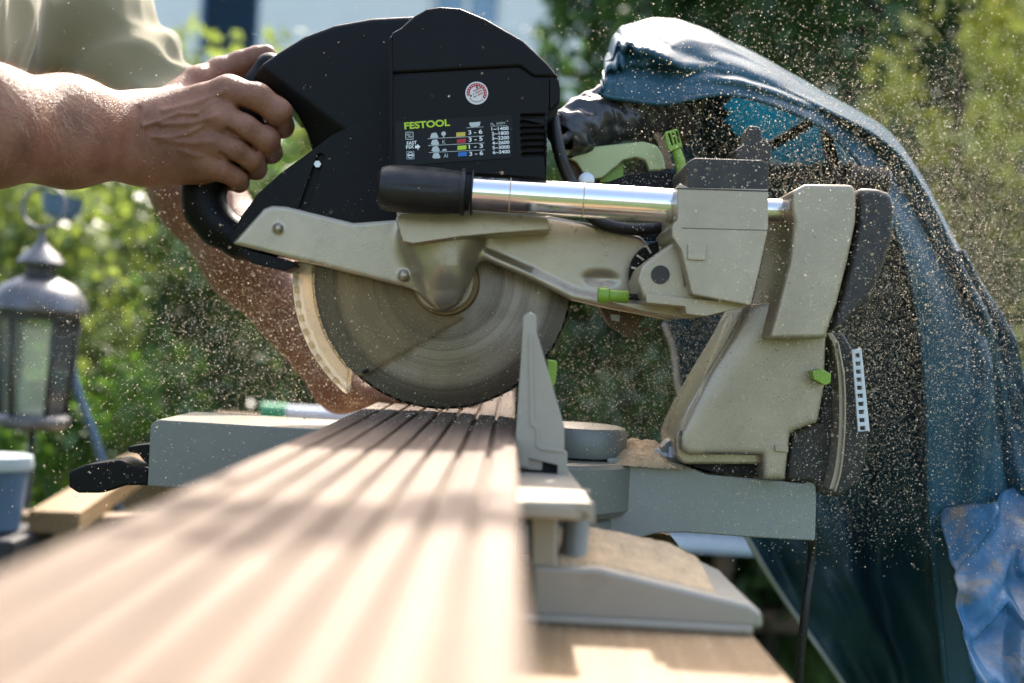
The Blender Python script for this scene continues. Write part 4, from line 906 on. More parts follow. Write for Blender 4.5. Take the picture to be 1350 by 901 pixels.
# ================================================================== the man at the saw
man = empty('person', (-.88, .08, 0)); tag(man, 'person in a khaki t-shirt gripping the saw handle and holding the board', 'person')
def T(*a): return P(*a)
def chain(pts, k=.006): return union([rc(P(*a[:3]), P(*b[:3]), a[3], b[3]) for a, b in zip(pts, pts[1:])], k)
def right_arm():
    # fingers: knuckle, middle joint, last joint, tip (pixel x, pixel y, distance, radius)
    fing = [[(302, 121, -.048, .0145), (340, 128, -.051, .0130), (367, 148, -.044, .0128), (372, 166, -.008, .0112), (352, 172, .019, .0095)],
            [(290, 156, -.053, .0140), (325, 168, -.056, .0128), (351, 185, -.047, .0126), (357, 200, -.010, .0110), (336, 202, .019, .0092)],
            [(282, 189, -.051, .0132), (311, 197, -.053, .0122), (331, 209, -.045, .0118), (337, 222, -.010, .0104), (315, 222, .019, .0088)],
            [(273, 217, -.045, .0124), (293, 223, -.046, .0112), (310, 231, -.039, .0108), (315, 240, -.008, .0094), (295, 240, .016, .0080)]]
    base = [(222, 147, -.046, .0175), (218, 168, -.050, .0175), (216, 190, -.048, .0175), (217, 210, -.040, .0180)]
    palm = union([rc(P(*b[:3]), P(*f[0][:3]), b[3], f[0][3] * 1.02) for b, f in zip(base, fing)] +
                 [rc(P(225, 212, -.032), P(266, 221, -.026), .0200, .0165), rc(P(230, 150, -.03), P(262, 140, -.022), .0185, .015)], .016)
    thumb = chain([(222, 140, -.028, .0185), (262, 108, -.002, .0150), (290, 93, .012, .0125), (318, 84, .020, .0122), (338, 76, .022, .0105), (352, 70.5, .022, .0088)], .007)
    wrist = union([rc(P(222, 160, -.045), P(186, 157, -.056), .022, .0225), rc(P(222, 200, -.042), P(186, 207, -.056), .0215, .0225)], .03)
    fore = union([rc(P(186, 157, -.056), P(90, 150, -.125), .0225, .0285), rc(P(186, 207, -.056), P(90, 199, -.125), .0225, .0270),
                  rc(P(90, 150, -.125), P(-20, 144, -.205), .0285, .034), rc(P(90, 199, -.125), P(-20, 191, -.205), .0270, .030),
                  rc(P(-20, 146, -.205), (-.645, -.235, 1.165), .034, .040), rc(P(-20, 190, -.205), (-.640, -.235, 1.135), .030, .034)], .03)
    upper = rc((-.648, -.235, 1.150), (-.668, -.135, 1.40), .043, .050)
    # bones, tendons and veins raised on the back of the hand, folds between the fingers
    lines = [([(222, 150), (262, 136), (300, 121)], .0011, .0030), ([(220, 168), (255, 164), (290, 156)], .0013, .0028), ([(220, 188), (250, 190), (282, 189)], .0009, .003),
             ([(203, 173), (222, 162), (240, 152), (262, 152)], .0013, .0020), ([(212, 186), (232, 184), (252, 178), (270, 168)], .0010, .0018), ([(262, 152), (276, 140), (288, 134)], .0009, .002), ([(240, 200), (258, 206), (268, 206)], .0007, .002),
             ([(314, 140), (326, 146), (345, 160)], -.0016, .0020), ([(302, 172), (318, 182), (336, 196)], -.0016, .0020), ([(292, 203), (304, 211), (320, 222)], -.0016, .002),
             ([(196, 150), (198, 185), (200, 215)], -.0009, .0016), ([(203, 160), (205, 190), (208, 216)], -.0005, .0014)]
    seg = []
    for pts, amp, wd in lines:
        w = [P(x, y, -.06) for x, y in pts]
        for a, b in zip(w, w[1:]): seg.append((np.array((a.x, a.z), np.float32), np.array((b.x, b.z), np.float32), amp, wd, pts))
    knob = [(P(303, 121, -.062), .0022, .0065), (P(290, 157, -.066), .0030, .006), (P(282, 190, -.062), .0022, .0055), (P(273, 218, -.055), .0018, .0055), (P(262, 116, -.05), .001, .006),
            (P(372, 146, -.055), .0012, .006), (P(353, 184, -.058), .0012, .0055)]
    def f(p):
        d = None
        for i, fg in enumerate(fing):
            g = chain(fg, .005)(p); d = g if d is None else smin(d, g, .0022)
        d = smin(d, palm(p), .009); d = smin(d, thumb(p), .010); d = smin(d, wrist(p), .020); d = smin(d, fore(p), .02); d = smin(d, upper(p), .025)
        x = p[:, [0, 2]]; front = np.clip((-.022 - p[:, 1]) / .012, 0, 1); best = {}
        for a, b, amp, wd, key in seg:
            ba = b - a; t = np.clip(((x - a) @ ba) / (ba @ ba), 0, 1); q = ((x - a - t[:, None] * ba) ** 2).sum(1); kk = id(key)
            v = amp * np.exp(-q / (wd * wd)); o = best.get(kk)
            best[kk] = v if o is None else (np.maximum(o, v) if amp > 0 else np.minimum(o, v))
        for v in best.values(): d = d - 1.5 * v * front
        for c, amp, r in knob:
            d = d - amp * np.exp(-((p - np.array(c, np.float32)) ** 2).sum(1) / (r * r * 2.2))
        return d
    return nets(f, (-.72, -.30, 1.08), (-.205, .05, 1.47), .0016)
def left_arm():
    S, E, W = Vector((-.575, .27, 1.405)), P(262, 258, .24), P(452, 505, .17)
    up = rc(S, E, .052, .046); mid = E.lerp(W, .35)
    fo = union([rc(E, mid, .046, .046), rc(mid, W, .046, .030)], .03)
    kn = [Vector((-.130, .125 + i * .021, ZD + .018 - .001 * i)) for i in range(4)]
    palm = union([rc(W, k, .024, .0125) for k in kn], .015)
    fs = []
    for i, k in enumerate(kn):
        L = (.84, 1.0, .95, .75)[i] if False else (.95, 1.0, .93, .76)[i]
        a = k + Vector((.046 * L, -.004 + .002 * i, .004)); b = a + Vector((.028 * L, 0, -.006)); c = Vector((b.x + .020 * L, b.y, ZD + .0085))
        fs.append(union([rc(k, a, .0115, .0100), rc(a, b, .0100, .0090), rc(b, c, .0090, .0078)], .004))
    th = union([rc(P(458, 508, .15), P(490, 521, .12), .017, .0125), rc(P(490, 521, .12), P(520, 531, .105), .0125, .0095)], .006)
    def f(p):
        d = smin(smin(up(p), fo(p), .03), palm(p), .02)
        for g in fs: d = smin(d, g(p), .004)
        return smin(d, th(p), .012)
    return nets(f, (-.64, .05, .86), (-.03, .36, 1.48), .0028)
CH = Vector((-.70, .07, 1.22))
def torso_f(grow=0.0):
    g = grow
    t = union([ell((-.675, .07, 1.32), (.125 + g, .185 + g, .17 + g)), ell((-.755, .07, 1.13), (.112 + g, .155 + g, .19 + g)), ell((-.87, .07, .96), (.125 + g, .165 + g, .13 + g)),
               rc((-.675, .255, 1.41), (-.675, -.115, 1.41), .06 + g, .06 + g)], .09)
    return t
def body():
    legs = union([rc((-.88, .07 + s * .085, .93), (-.86, .07 + s * .10, .50), .085, .06) for s in (-1, 1)] + [rc((-.86, .07 + s * .10, .50), (-.90, .07 + s * .11, .07), .058, .042) for s in (-1, 1)] +
                 [rc((-.91, .07 + s * .11, .04), (-.74, .07 + s * .12, .03), .04, .032) for s in (-1, 1)], .04)
    neck = rc((-.675, .07, 1.45), (-.645, .07, 1.56), .062, .058)
    head = union([ell((-.635, .07, 1.665), (.098, .076, .112)), ell((-.600, .07, 1.60), (.068, .058, .062)), rc((-.548, .07, 1.655), (-.528, .07, 1.622), .010, .015),
                  rc((-.552, .04, 1.678), (-.552, .10, 1.678), .014, .014), rc((-.545, .055, 1.585), (-.545, .085, 1.585), .008, .008), ell((-.645, -.008, 1.645), (.022, .010, .034)), ell((-.645, .148, 1.645), (.022, .010, .034))], .018)
    arms = union([rc((-.675, -.115, 1.41), (-.660, -.175, 1.29), .055, .046), rc((-.66, .255, 1.41), (-.545, .265, 1.35), .058, .048)], .05)
    tf = torso_f()
    f = lambda p: smin(smin(smin(tf(p), legs(p), .06), smin(neck(p), head(p), .03), .05), arms(p), .05)
    return nets(f, (-1.05, -.26, -.02), (-.44, .36, 1.80), .008)
parts = [right_arm(), left_arm(), body()]
V = np.concatenate([a for a, _ in parts]); off = 0; Fs = []
for a, q in parts: Fs.append(q + off); off += len(a)
from_np('body', V, np.concatenate(Fs), 'skin', man)
RA = parts[0]
def nz(p, s, seed=0.0):
    x, y, z = p[:, 0] * s + seed, p[:, 1] * s - seed, p[:, 2] * s + 2 * seed
    return (np.sin(x * 1.7 + 1.3 * np.sin(z * 1.1 + y)) + np.sin(z * 2.3 + 1.7 * np.sin(x * .7 - y * 1.3)) + np.sin(y * 2.1 - x * .9 + 1.2 * np.sin(z))) / 3
def shirt():
    tf = torso_f(.016); S, E = Vector((-.585, .262, 1.395)), P(262, 258, .24)
    h = S.lerp(E, .70); sl = rc(S, h, .088, .078); sr = rc((-.675, -.115, 1.405), (-.655, -.19, 1.26), .074, .068)
    tl = (h - S).normalized(); n1 = np.array(tl, np.float32); c1 = np.array(h, np.float32)
    a = Vector((-.675, -.115, 1.405)); b = Vector((-.655, -.19, 1.26)); n2 = np.array((b - a).normalized(), np.float32); c2 = np.array(b, np.float32)
    armL = rc(S, E, .060, .056)
    def f(p):
        slv = np.maximum(sl(p), (p - c1) @ n1); srv = np.maximum(sr(p), (p - c2) @ n2)
        d = smin(smin(tf(p), slv, .03), srv, .03)
        r1 = nz(p * np.array((1, 1, .4), np.float32), 30); r2 = nz(p * np.array((1, .8, .5), np.float32), 52, 2.0); fold = .010 * np.sqrt(r1 * r1 + .0015) - .004 + .005 * np.sqrt(r2 * r2 + .002) - .002
        fold = fold + .005 * np.sin((p[:, 0] * .9 - p[:, 2] * .55) * 95 + 3 * nz(p, 12)) * np.clip((p[:, 1] - .1) / .1, 0, 1)
        d = d + fold
        d = np.maximum(d, .86 - p[:, 2]); neckh = rc((-.66, .07, 1.44), (-.60, .07, 1.60), .072, .085)(p)
        d = np.maximum(d, -neckh); inner = rc(h, E, .061, .058)(p)
        return np.maximum(d, -inner)
    V, F = nets(f, (-1.06, -.32, .84), (-.34, .42, 1.56), .004, 1)
    from_np('shirt', V, F, 'khaki', man)
shirt()
def trousers():
    f0 = union([ell((-.87, .07, .95), (.145, .185, .13))] + [rc((-.88, .07 + s * .085, .93), (-.86, .07 + s * .10, .50), .10, .082) for s in (-1, 1)] + [rc((-.86, .07 + s * .10, .50), (-.895, .07 + s * .11, .09), .08, .068) for s in (-1, 1)], .04)
    f = lambda p: np.maximum(f0(p) + .006 * nz(p, 26), p[:, 2] - 1.02)
    V, F = nets(f, (-1.08, -.2, .0), (-.66, .34, 1.06), .008, 1); from_np('trousers', V, F, 'denim', man)
trousers()
for s in (-1, 1):
    f = union([rc((-.925, .07 + s * .11, .05), (-.84, .07 + s * .115, .055), .052, .05), rc((-.84, .07 + s * .115, .05), (-.72, .07 + s * .12, .038), .05, .042)], .03)
    g = lambda p: np.maximum(f(p), -.0 - p[:, 2] + .001)
    V, F = nets(g, (-1.02, .07 + s * .115 - .09, -.02), (-.64, .07 + s * .115 + .09, .14), .006, 1); from_np('shoe', V, F, 'leather', man)
def hair():
    f0 = ell((-.645, .07, 1.683), (.106, .084, .108))
    f = lambda p: np.maximum(np.maximum(f0(p) + .003 * nz(p, 90), -(ell((-.585, .07, 1.63), (.085, .088, .095))(p))), 1.60 - p[:, 2])
    V, F = nets(f, (-.78, -.04, 1.56), (-.5, .18, 1.82), .005, 1); from_np('hair', V, F, 'hair_brown', man)
hair()
for s in (-1, 1): lathe('eye', [(0, -.011), (.008, -.008), (.011, 0), (.008, .008), (0, .011)], (-.5515, .07 + s * .031, 1.658), (1, 0, 0), 'eye_white', man, 16)
def arm_hair():
    V, F = RA; a, b, c = V[F[:, 0]], V[F[:, 1]], V[F[:, 2]]; n = np.cross(b - a, c - a); n /= np.linalg.norm(n, axis=1)[:, None] + 1e-9
    sel = np.where((a[:, 0] < -.375) & (a[:, 0] > -.64) & (a[:, 2] < 1.25) & (n[:, 1] < .75))[0]
    wgt = np.clip(.25 + n[sel, 2] * .9, .08, 1); wgt /= wgt.sum(); pick = RNG.choice(sel, 2200, p=wgt)
    P0, N0 = a[pick], n[pick]; out = []; faces = []
    dirn = np.array((.75, -.05, -.42)) + RNG.normal(0, .28, (len(pick), 3)); tang = dirn - (dirn * N0).sum(1)[:, None] * N0
    tang /= np.linalg.norm(tang, axis=1)[:, None]; side = np.cross(tang, N0); L = RNG.uniform(.006, .016, len(pick))[:, None]; wd = .00012
    p1 = P0 + N0 * L * .25 + tang * L * .5; p2 = P0 + N0 * L * .28 + tang * L
    quad = np.stack([P0 - side * wd, P0 + side * wd, p1 + side * wd * .8, p1 - side * wd * .8, p2 + side * wd * .3, p2 - side * wd * .3], 1).reshape(-1, 3)
    k = np.arange(len(pick))[:, None] * 6; F1 = np.concatenate([k + np.array([[0, 1, 2, 3]]), k + np.array([[3, 2, 4, 5]])])
    from_np('arm_hair', quad, F1, 'arm_hair', man)
arm_hair()
# ================================================================== garden behind
def leaves(name, C, L, W, m, parent, up=0.0, hang=0.0):
    n = len(C); d = RNG.normal(0, 1, (n, 3)); d[:, 2] = d[:, 2] * (1 - hang) - hang * 2; d /= np.linalg.norm(d, axis=1)[:, None]
    s = np.cross(d, RNG.normal(0, 1, (n, 3)) + np.array((0, 0, up))); s /= np.linalg.norm(s, axis=1)[:, None] + 1e-9
    nn = np.cross(d, s); l = (L * RNG.uniform(.6, 1.3, n))[:, None]; w_ = (W * RNG.uniform(.6, 1.3, n))[:, None]
    V = np.stack([C - d * l * .5, C + s * w_ * .5 + nn * l * .08, C + d * l * .5, C - s * w_ * .5 + nn * l * .08], 1).reshape(-1, 3)
    k = np.arange(n)[:, None] * 4
    return from_np(name, V, k + np.array([[0, 1, 2, 3]]), m, parent, False)
def ball(c, r, n, shell=.5):
    d = RNG.normal(0, 1, (n, 3)); d /= np.linalg.norm(d, axis=1)[:, None]
    return np.array(c) + d * (RNG.uniform(shell ** 3, 1, n) ** (1 / 3))[:, None] * np.array(r)
def bush(name, label, cat, c, r, n, L, W, m, clumps=40, group=None, trunk=True, shell=.55):
    """shrub or tree: c is the crown's middle, r its radii; leaves gather in clumps"""
    o = empty(name, (c[0], c[1], 0)); tag(o, label, cat, group)
    cc = ball(c, np.array(r) * .85, clumps, shell); pts = []
    for q in cc:
        rr = np.array(r) * RNG.uniform(.16, .34); pts.append(ball(q, rr, max(4, n // clumps), .3))
    C = np.concatenate(pts); C[:, 2] = np.maximum(C[:, 2], .02)
    leaves('crown', C, L, W, m, o, up=.6)
    base = Vector((c[0], c[1], -.03)); top = Vector((c[0], c[1], c[2] + r[2] * .3)); tr = max(.012, r[2] * .035)
    tube('trunk', [base, base.lerp(top, .5) + Vector((.03, .02, 0)), top], [tr * 1.5, tr, tr * .5], 'bark', o, 10)
    for k in range(5):
        q = Vector(cc[k % len(cc)].tolist()); s = base.lerp(top, .35 + .1 * k); tube('limb', [s, s.lerp(q, .5) + Vector((0, 0, .04)), q], [tr * .6, tr * .4, tr * .2], 'bark', o, 6)
    return o
def conifer(x, y, h, r, label, n=9000):
    o = empty('conifer', (x, y, 0)); tag(o, label, 'conifer', 'conifers in the hedge behind the hood')
    t = RNG.uniform(0, 1, n) ** .8; ang = RNG.uniform(0, 2 * PI, n); clump = .75 + .25 * np.sin(ang * 5 + t * 40 + 2 * np.sin(t * 23))
    rad = r * (1.02 - .75 * t ** 1.6) * clump * RNG.uniform(.72, 1.02, n)
    C = np.stack([x + np.cos(ang) * rad, y + np.sin(ang) * rad, .05 + t * h], 1)
    leaves('crown', C, .11, .045, 'leaf_conifer', o, hang=.25)
    tube('trunk', [(x, y, -.03), (x + .02, y, h * .5), (x, y, h * .96)], [.08, .05, .015], 'bark', o, 10)
cf = [(.42, 3.3, 4.6, .50), (1.15, 3.0, 4.9, .52), (1.85, 3.3, 4.5, .5), (2.55, 3.6, 4.8, .55), (.75, 4.0, 5.2, .55), (3.3, 4.3, 5.0, .6), (1.5, 4.1, 5.3, .6), (2.3, 4.4, 5.2, .6)]
cl = ['dark conifer at the end of the hedge beside the white house', 'dark conifer rising above the gathered top of the blue hood', 'dark conifer above the blue roof film of the hood', 'dark conifer behind the yellow leaved tree',
      'tall conifer standing behind the hedge next to the house', 'broad conifer farthest from the house', 'tall conifer in the back row behind the hood', 'conifer in the back row by the yellow leaved tree']
for (x, y, h, r), l in zip(cf, cl): conifer(x, y, h, r, l)
bush('yellow_tree', 'sunlit yellow green tree beyond the blue hood', 'tree', (1.22, 2.2, 1.80), (.30, .3, .50), 800, .07, .045, 'leaf_yellow', 26)
bush('olive_shrub', 'olive green shrub in the dust cloud beside the blue hood', 'shrub', (1.30, 2.35, 1.15), (.42, .4, .62), 3600, .06, .03, 'leaf_olive', 40)
bush('hanging_shrub', 'dark green shrub with drooping twigs behind the outstretched arm', 'shrub', (-.62, 2.3, .95), (.50, .35, .75), 0 + 5200, .09, .026, 'leaf_dark', 60)
bush('leafy_shrub', 'bright green leafy shrub beneath the blue shutter', 'shrub', (-1.05, 3.3, 1.25), (.62, .5, .85), 5200, .075, .04, 'leaf_bright', 60)
bush('lantern_shrub', 'fresh green shrub right behind the metal lantern', 'shrub', (-1.55, 2.35, .85), (.62, .45, .72), 5200, .06, .036, 'leaf_bright', 60)
bush('low_shrub', 'mid green low shrub between lantern and pale plank', 'shrub', (-1.0, 1.75, .55), (.42, .35, .45), 3200, .05, .03, 'leaf_mid', 40)
bush('far_shrub', 'pale green shrub along the foot of the white house wall', 'shrub', (-2.6, 4.6, 1.1), (1.1, .6, 1.1), 5200, .09, .05, 'leaf_bright', 60)
bush('mid_shrub', 'deep green shrub between the saw blade and the conifer hedge', 'shrub', (.05, 3.6, 1.0), (.7, .4, .95), 5200, .08, .035, 'leaf_dark', 60)
bush('shade_shrub', 'dark shaded shrub low behind the saw column', 'shrub', (.85, 2.6, .55), (.7, .35, .6), 5200, .07, .03, 'leaf_dark', 60)
bush('added_pale_shrub', 'shrub added in pale yellow for the bright haze beyond the blue hood', 'shrub', (1.50, 2.1, 1.05), (.36, .3, .62), 1100, .06, .04, 'leaf_yellow', 26)  # added shrub, its pale leaves stand for a bright gap and haze
def overhang():  # unseen tree, added to cast a shadow band across the board
    o = empty('added_shade_tree', (-2.1, .9, 0)); tag(o, 'unseen leafy tree added for the shade its bough casts on the board', 'tree')
    tube('trunk', [(-2.1, .9, -.03), (-2.08, .9, 1.2), (-2.0, .85, 2.3), (-2.05, .9, 3.4)], [.13, .11, .09, .04], 'bark', o, 12)
    tube('limb', [(-2.03, .87, 1.9), (-1.4, .65, 2.25), (-.6, .42, 2.2), (.1, .34, 2.08), (.35, .33, 2.02)], [.06, .045, .03, .018, .008], 'bark', o, 10)
    C = [ball((x, .35 + .12 * (-.5 + (i * .37) % 1), 2.10 - .02 * i % .06), (.085, .05, .04), 26, .2) for i, x in enumerate(np.linspace(-.75, .28, 9))]
    C += [ball((-2 + RNG.normal(0, .5), 1 + RNG.normal(0, .4), 3.3 + RNG.normal(0, .5)), (.4, .4, .3), 90, .3) for _ in range(20)]
    leaves('crown', np.concatenate(C), .065, .034, 'leaf_mid', o)
overhang()
def hedge():
    o = empty('hedge', (2, 7.6, 0)); tag(o, 'long dark clipped hedge closing the far end of the garden', 'hedge')
    n = 30000; C = np.stack([RNG.uniform(-9, 13, n), 7.6 + RNG.normal(0, .35, n), RNG.uniform(0, 1, n) ** .8 * 2.4], 1)
    leaves('foliage', C, .16, .09, 'leaf_dark', o)
    box('core', (-9, 7.5, -.02), (13, 7.7, 2.1), 'bark', o, .05)
hedge()
def lawn():
    n = 60000; X = RNG.uniform(-3.2, 3.6, n); Y = RNG.uniform(-.6, 5.5, n); h = RNG.uniform(.03, .085, n); a = RNG.uniform(0, 2 * PI, n)
    w_ = .004; dx, dy = np.cos(a) * w_, np.sin(a) * w_; lx, ly = RNG.normal(0, .02, n), RNG.normal(0, .02, n)
    V = np.stack([np.stack([X - dx, Y - dy, X * 0 - .012], 1), np.stack([X + dx, Y + dy, X * 0 - .012], 1), np.stack([X + lx, Y + ly, h], 1)], 1).reshape(-1, 3)
    o = from_np('grass', V, np.arange(n * 3).reshape(-1, 3), 'grass_blade', None, False); tag(o, 'short green lawn grass around the workbench', 'grass', kind='stuff')
lawn()
def house():
    y = 9.6; hs = empty('house', (-2.5, y + 2.5, 0)); tag(hs, 'white rendered house with blue shutter behind the shrubs', 'house')
    def w(px, py): q = P(px, py, y); return q.x, q.z
    s0, s1 = w(262, 40)[0], w(341, 40)[0]; zt = 4.6; zb = w(300, 78)[1]; g0, g1 = w(566, 0)[0], w(664, 0)[0]; gz = w(610, 34)[1]
    holed2 = [(-9.5, -.05), (3.2, -.05), (3.2, 5.6), (-9.5, 5.6)]
    cu = bpy.data.curves.new('wall', 'CURVE'); cu.dimensions = '2D'; cu.fill_mode = 'BOTH'; cu.extrude = .15
    for L in (holed2, [(s0, zb), (s1, zb), (s1, zt), (s0, zt)], [(g0, gz), (g1, gz), (g1, 4.3), (g0, 4.3)]):
        sp = cu.splines.new('POLY'); sp.points.add(3); sp.use_cyclic_u = True
        for i, (a, b) in enumerate(L): sp.points[i].co = (a, b, 0, 1)
    ob = bpy.data.objects.new('tmp', cu); COL.objects.link(ob); me = bpy.data.meshes.new_from_object(ob.evaluated_get(bpy.context.evaluated_depsgraph_get())); bpy.data.objects.remove(ob)
    for v in me.vertices: v.co = (v.co.x, y + .15 - v.co.z, v.co.y)
    me.materials.clear(); link('wall', me, 'render_wall', hs)
    sh = empty('shutter', ((s0 + s1) / 2, y, zb)); sh.parent = hs; sh.location = Vector(((s0 + s1) / 2, y, zb)) - wloc(hs)
    nsl = 30
    for i in range(nsl):
        z = zb + .06 + (zt - zb - .12) * i / nsl; beam('slat', (s0 + .03, y + .08, z), (s1 - .03, y + .08, z), .05, .075, 'blue_paint', sh, .004)
    for x in (s0 + .015, s1 - .015): box('stile', (x - .015, y + .03, zb), (x + .015, y + .11, zt), 'blue_paint', sh, .003)
    wi = box('window', (g0 + .002, y + .17, gz + .002), (g1 - .002, y + .19, 4.298), 'window_glass', hs, .002)
    for x in (g0 + .03, (g0 + g1) / 2, g1 - .03): box('window_bar', (x - .025, y + .12, gz + .05), (x + .025, y + .169, 4.25), 'render_wall', wi, .004)
    box('window_sill', (g0 - .05, y - .06, gz - .05), (g1 + .05, y + .1, gz), 'render_wall', wi, .005)
    for a, b in (((-9.5, y + .302), (-9.2, y + 7)), ((2.9, y + .302), (3.2, y + 7))): box('wall', (a[0], a[1], -.05), (b[0], b[1], 5.6), 'render_wall', hs, .01)
    beam('roof', (-3.15, y - .5, 5.45), (-3.15, y + 3.7, 7.9), 13.6, .16, 'roof_tile', hs); beam('roof', (-3.15, y + 7.6, 5.45), (-3.15, y + 3.7, 7.9), 13.6, .16, 'roof_tile', hs)
house()
def lantern():
    y = .9; c = P(42, 560, y); ln_ = empty('lantern', c); tag(ln_, 'weathered silver garden lantern with glass panes and ring on a pole', 'lantern')
    k = lambda px: mm(px, y); C = lambda py: Vector((c.x + (P(42, py, y).z - c.z) * 0, y, P(42, py, y).z))
    lathe('dome', [(0, 0), (k(60), 0), (k(63), k(4)), (k(62), k(12)), (k(56), k(26)), (k(44), k(38)), (k(26), k(46)), (k(20), k(49)), (0, k(49))], C(412), (0, 0, 1), 'lantern_metal', ln_, 48)
    lathe('vent_collar', [(0, 0), (k(19), 0), (k(19), k(20)), (0, k(20))], C(366), (0, 0, 1), 'lantern_dark', ln_, 24)
    lathe('cap', [(0, 0), (k(29), 0), (k(30), k(3)), (k(22), k(14)), (k(10), k(24)), (k(5), k(32)), (k(4), k(42)), (0, k(42))], C(348), (0, 0, 1), 'lantern_metal', ln_, 32)
    rp = C(272); n = 24; R = k(28)
    tube('ring', [rp + Vector((math.cos(t * 2 * PI / n) * R, math.sin(t * 2 * PI / n) * R * .25, math.sin(t * 2 * PI / n) * R)) for t in range(n + 1)], k(2.6), 'lantern_metal', ln_, 8, 2)
    lathe('rim', [(k(50), 0), (k(54), 0), (k(54), k(10)), (k(50), k(10))], C(421), (0, 0, 1), 'lantern_dark', ln_, 48)
    top, bot = C(420), C(546)
    for i in range(6):
        a0 = math.radians(i * 60 + 14); a1 = a0 + PI / 3; u0, u1 = Vector((math.cos(a0), math.sin(a0), 0)), Vector((math.cos(a1), math.sin(a1), 0))
        tube('post', [bot + u0 * k(42), top + u0 * k(52)], k(3), 'lantern_dark', ln_, 8, 1)
        bm = bmesh.new(); q = [bot + u0 * k(40), bot + u1 * k(40), top + u1 * k(50), top + u0 * k(50)]
        for s in (0, 1):
            pass
        f = [bm.verts.new(v) for v in q]; nn = (u0 + u1).normalized() * .0015; b = [bm.verts.new(v - nn) for v in q]
        bm.faces.new(f); bm.faces.new(b[::-1])
        for j in range(4): bm.faces.new((f[j], f[(j + 1) % 4], b[(j + 1) % 4], b[j]))
        bobj('pane', bm, 'lantern_glass', ln_)
    lathe('base', [(0, 0), (k(40), 0), (k(47), k(6)), (k(47), k(14)), (k(43), k(18)), (0, k(20))], C(564), (0, 0, 1), 'lantern_metal', ln_, 40)
    lathe('candle', [(0, 0), (k(17), 0), (k(17), k(44)), (0, k(45))], C(545), (0, 0, 1), 'candle', ln_, 24)
    pl = empty('lantern_pole', (c.x, y, 0)); tag(pl, 'thin black stake standing under the garden lantern', 'pole')
    tube('stake', [(c.x, y, -.03), (c.x, y, .3), (c.x, y, C(565).z)], k(4.2), 'lantern_dark', pl, 8, 2)
    lathe('plate', [(0, 0), (k(14), 0), (k(14), k(3)), (0, k(3))], (c.x, y, C(568).z), (0, 0, 1), 'lantern_dark', pl, 20)
lantern()
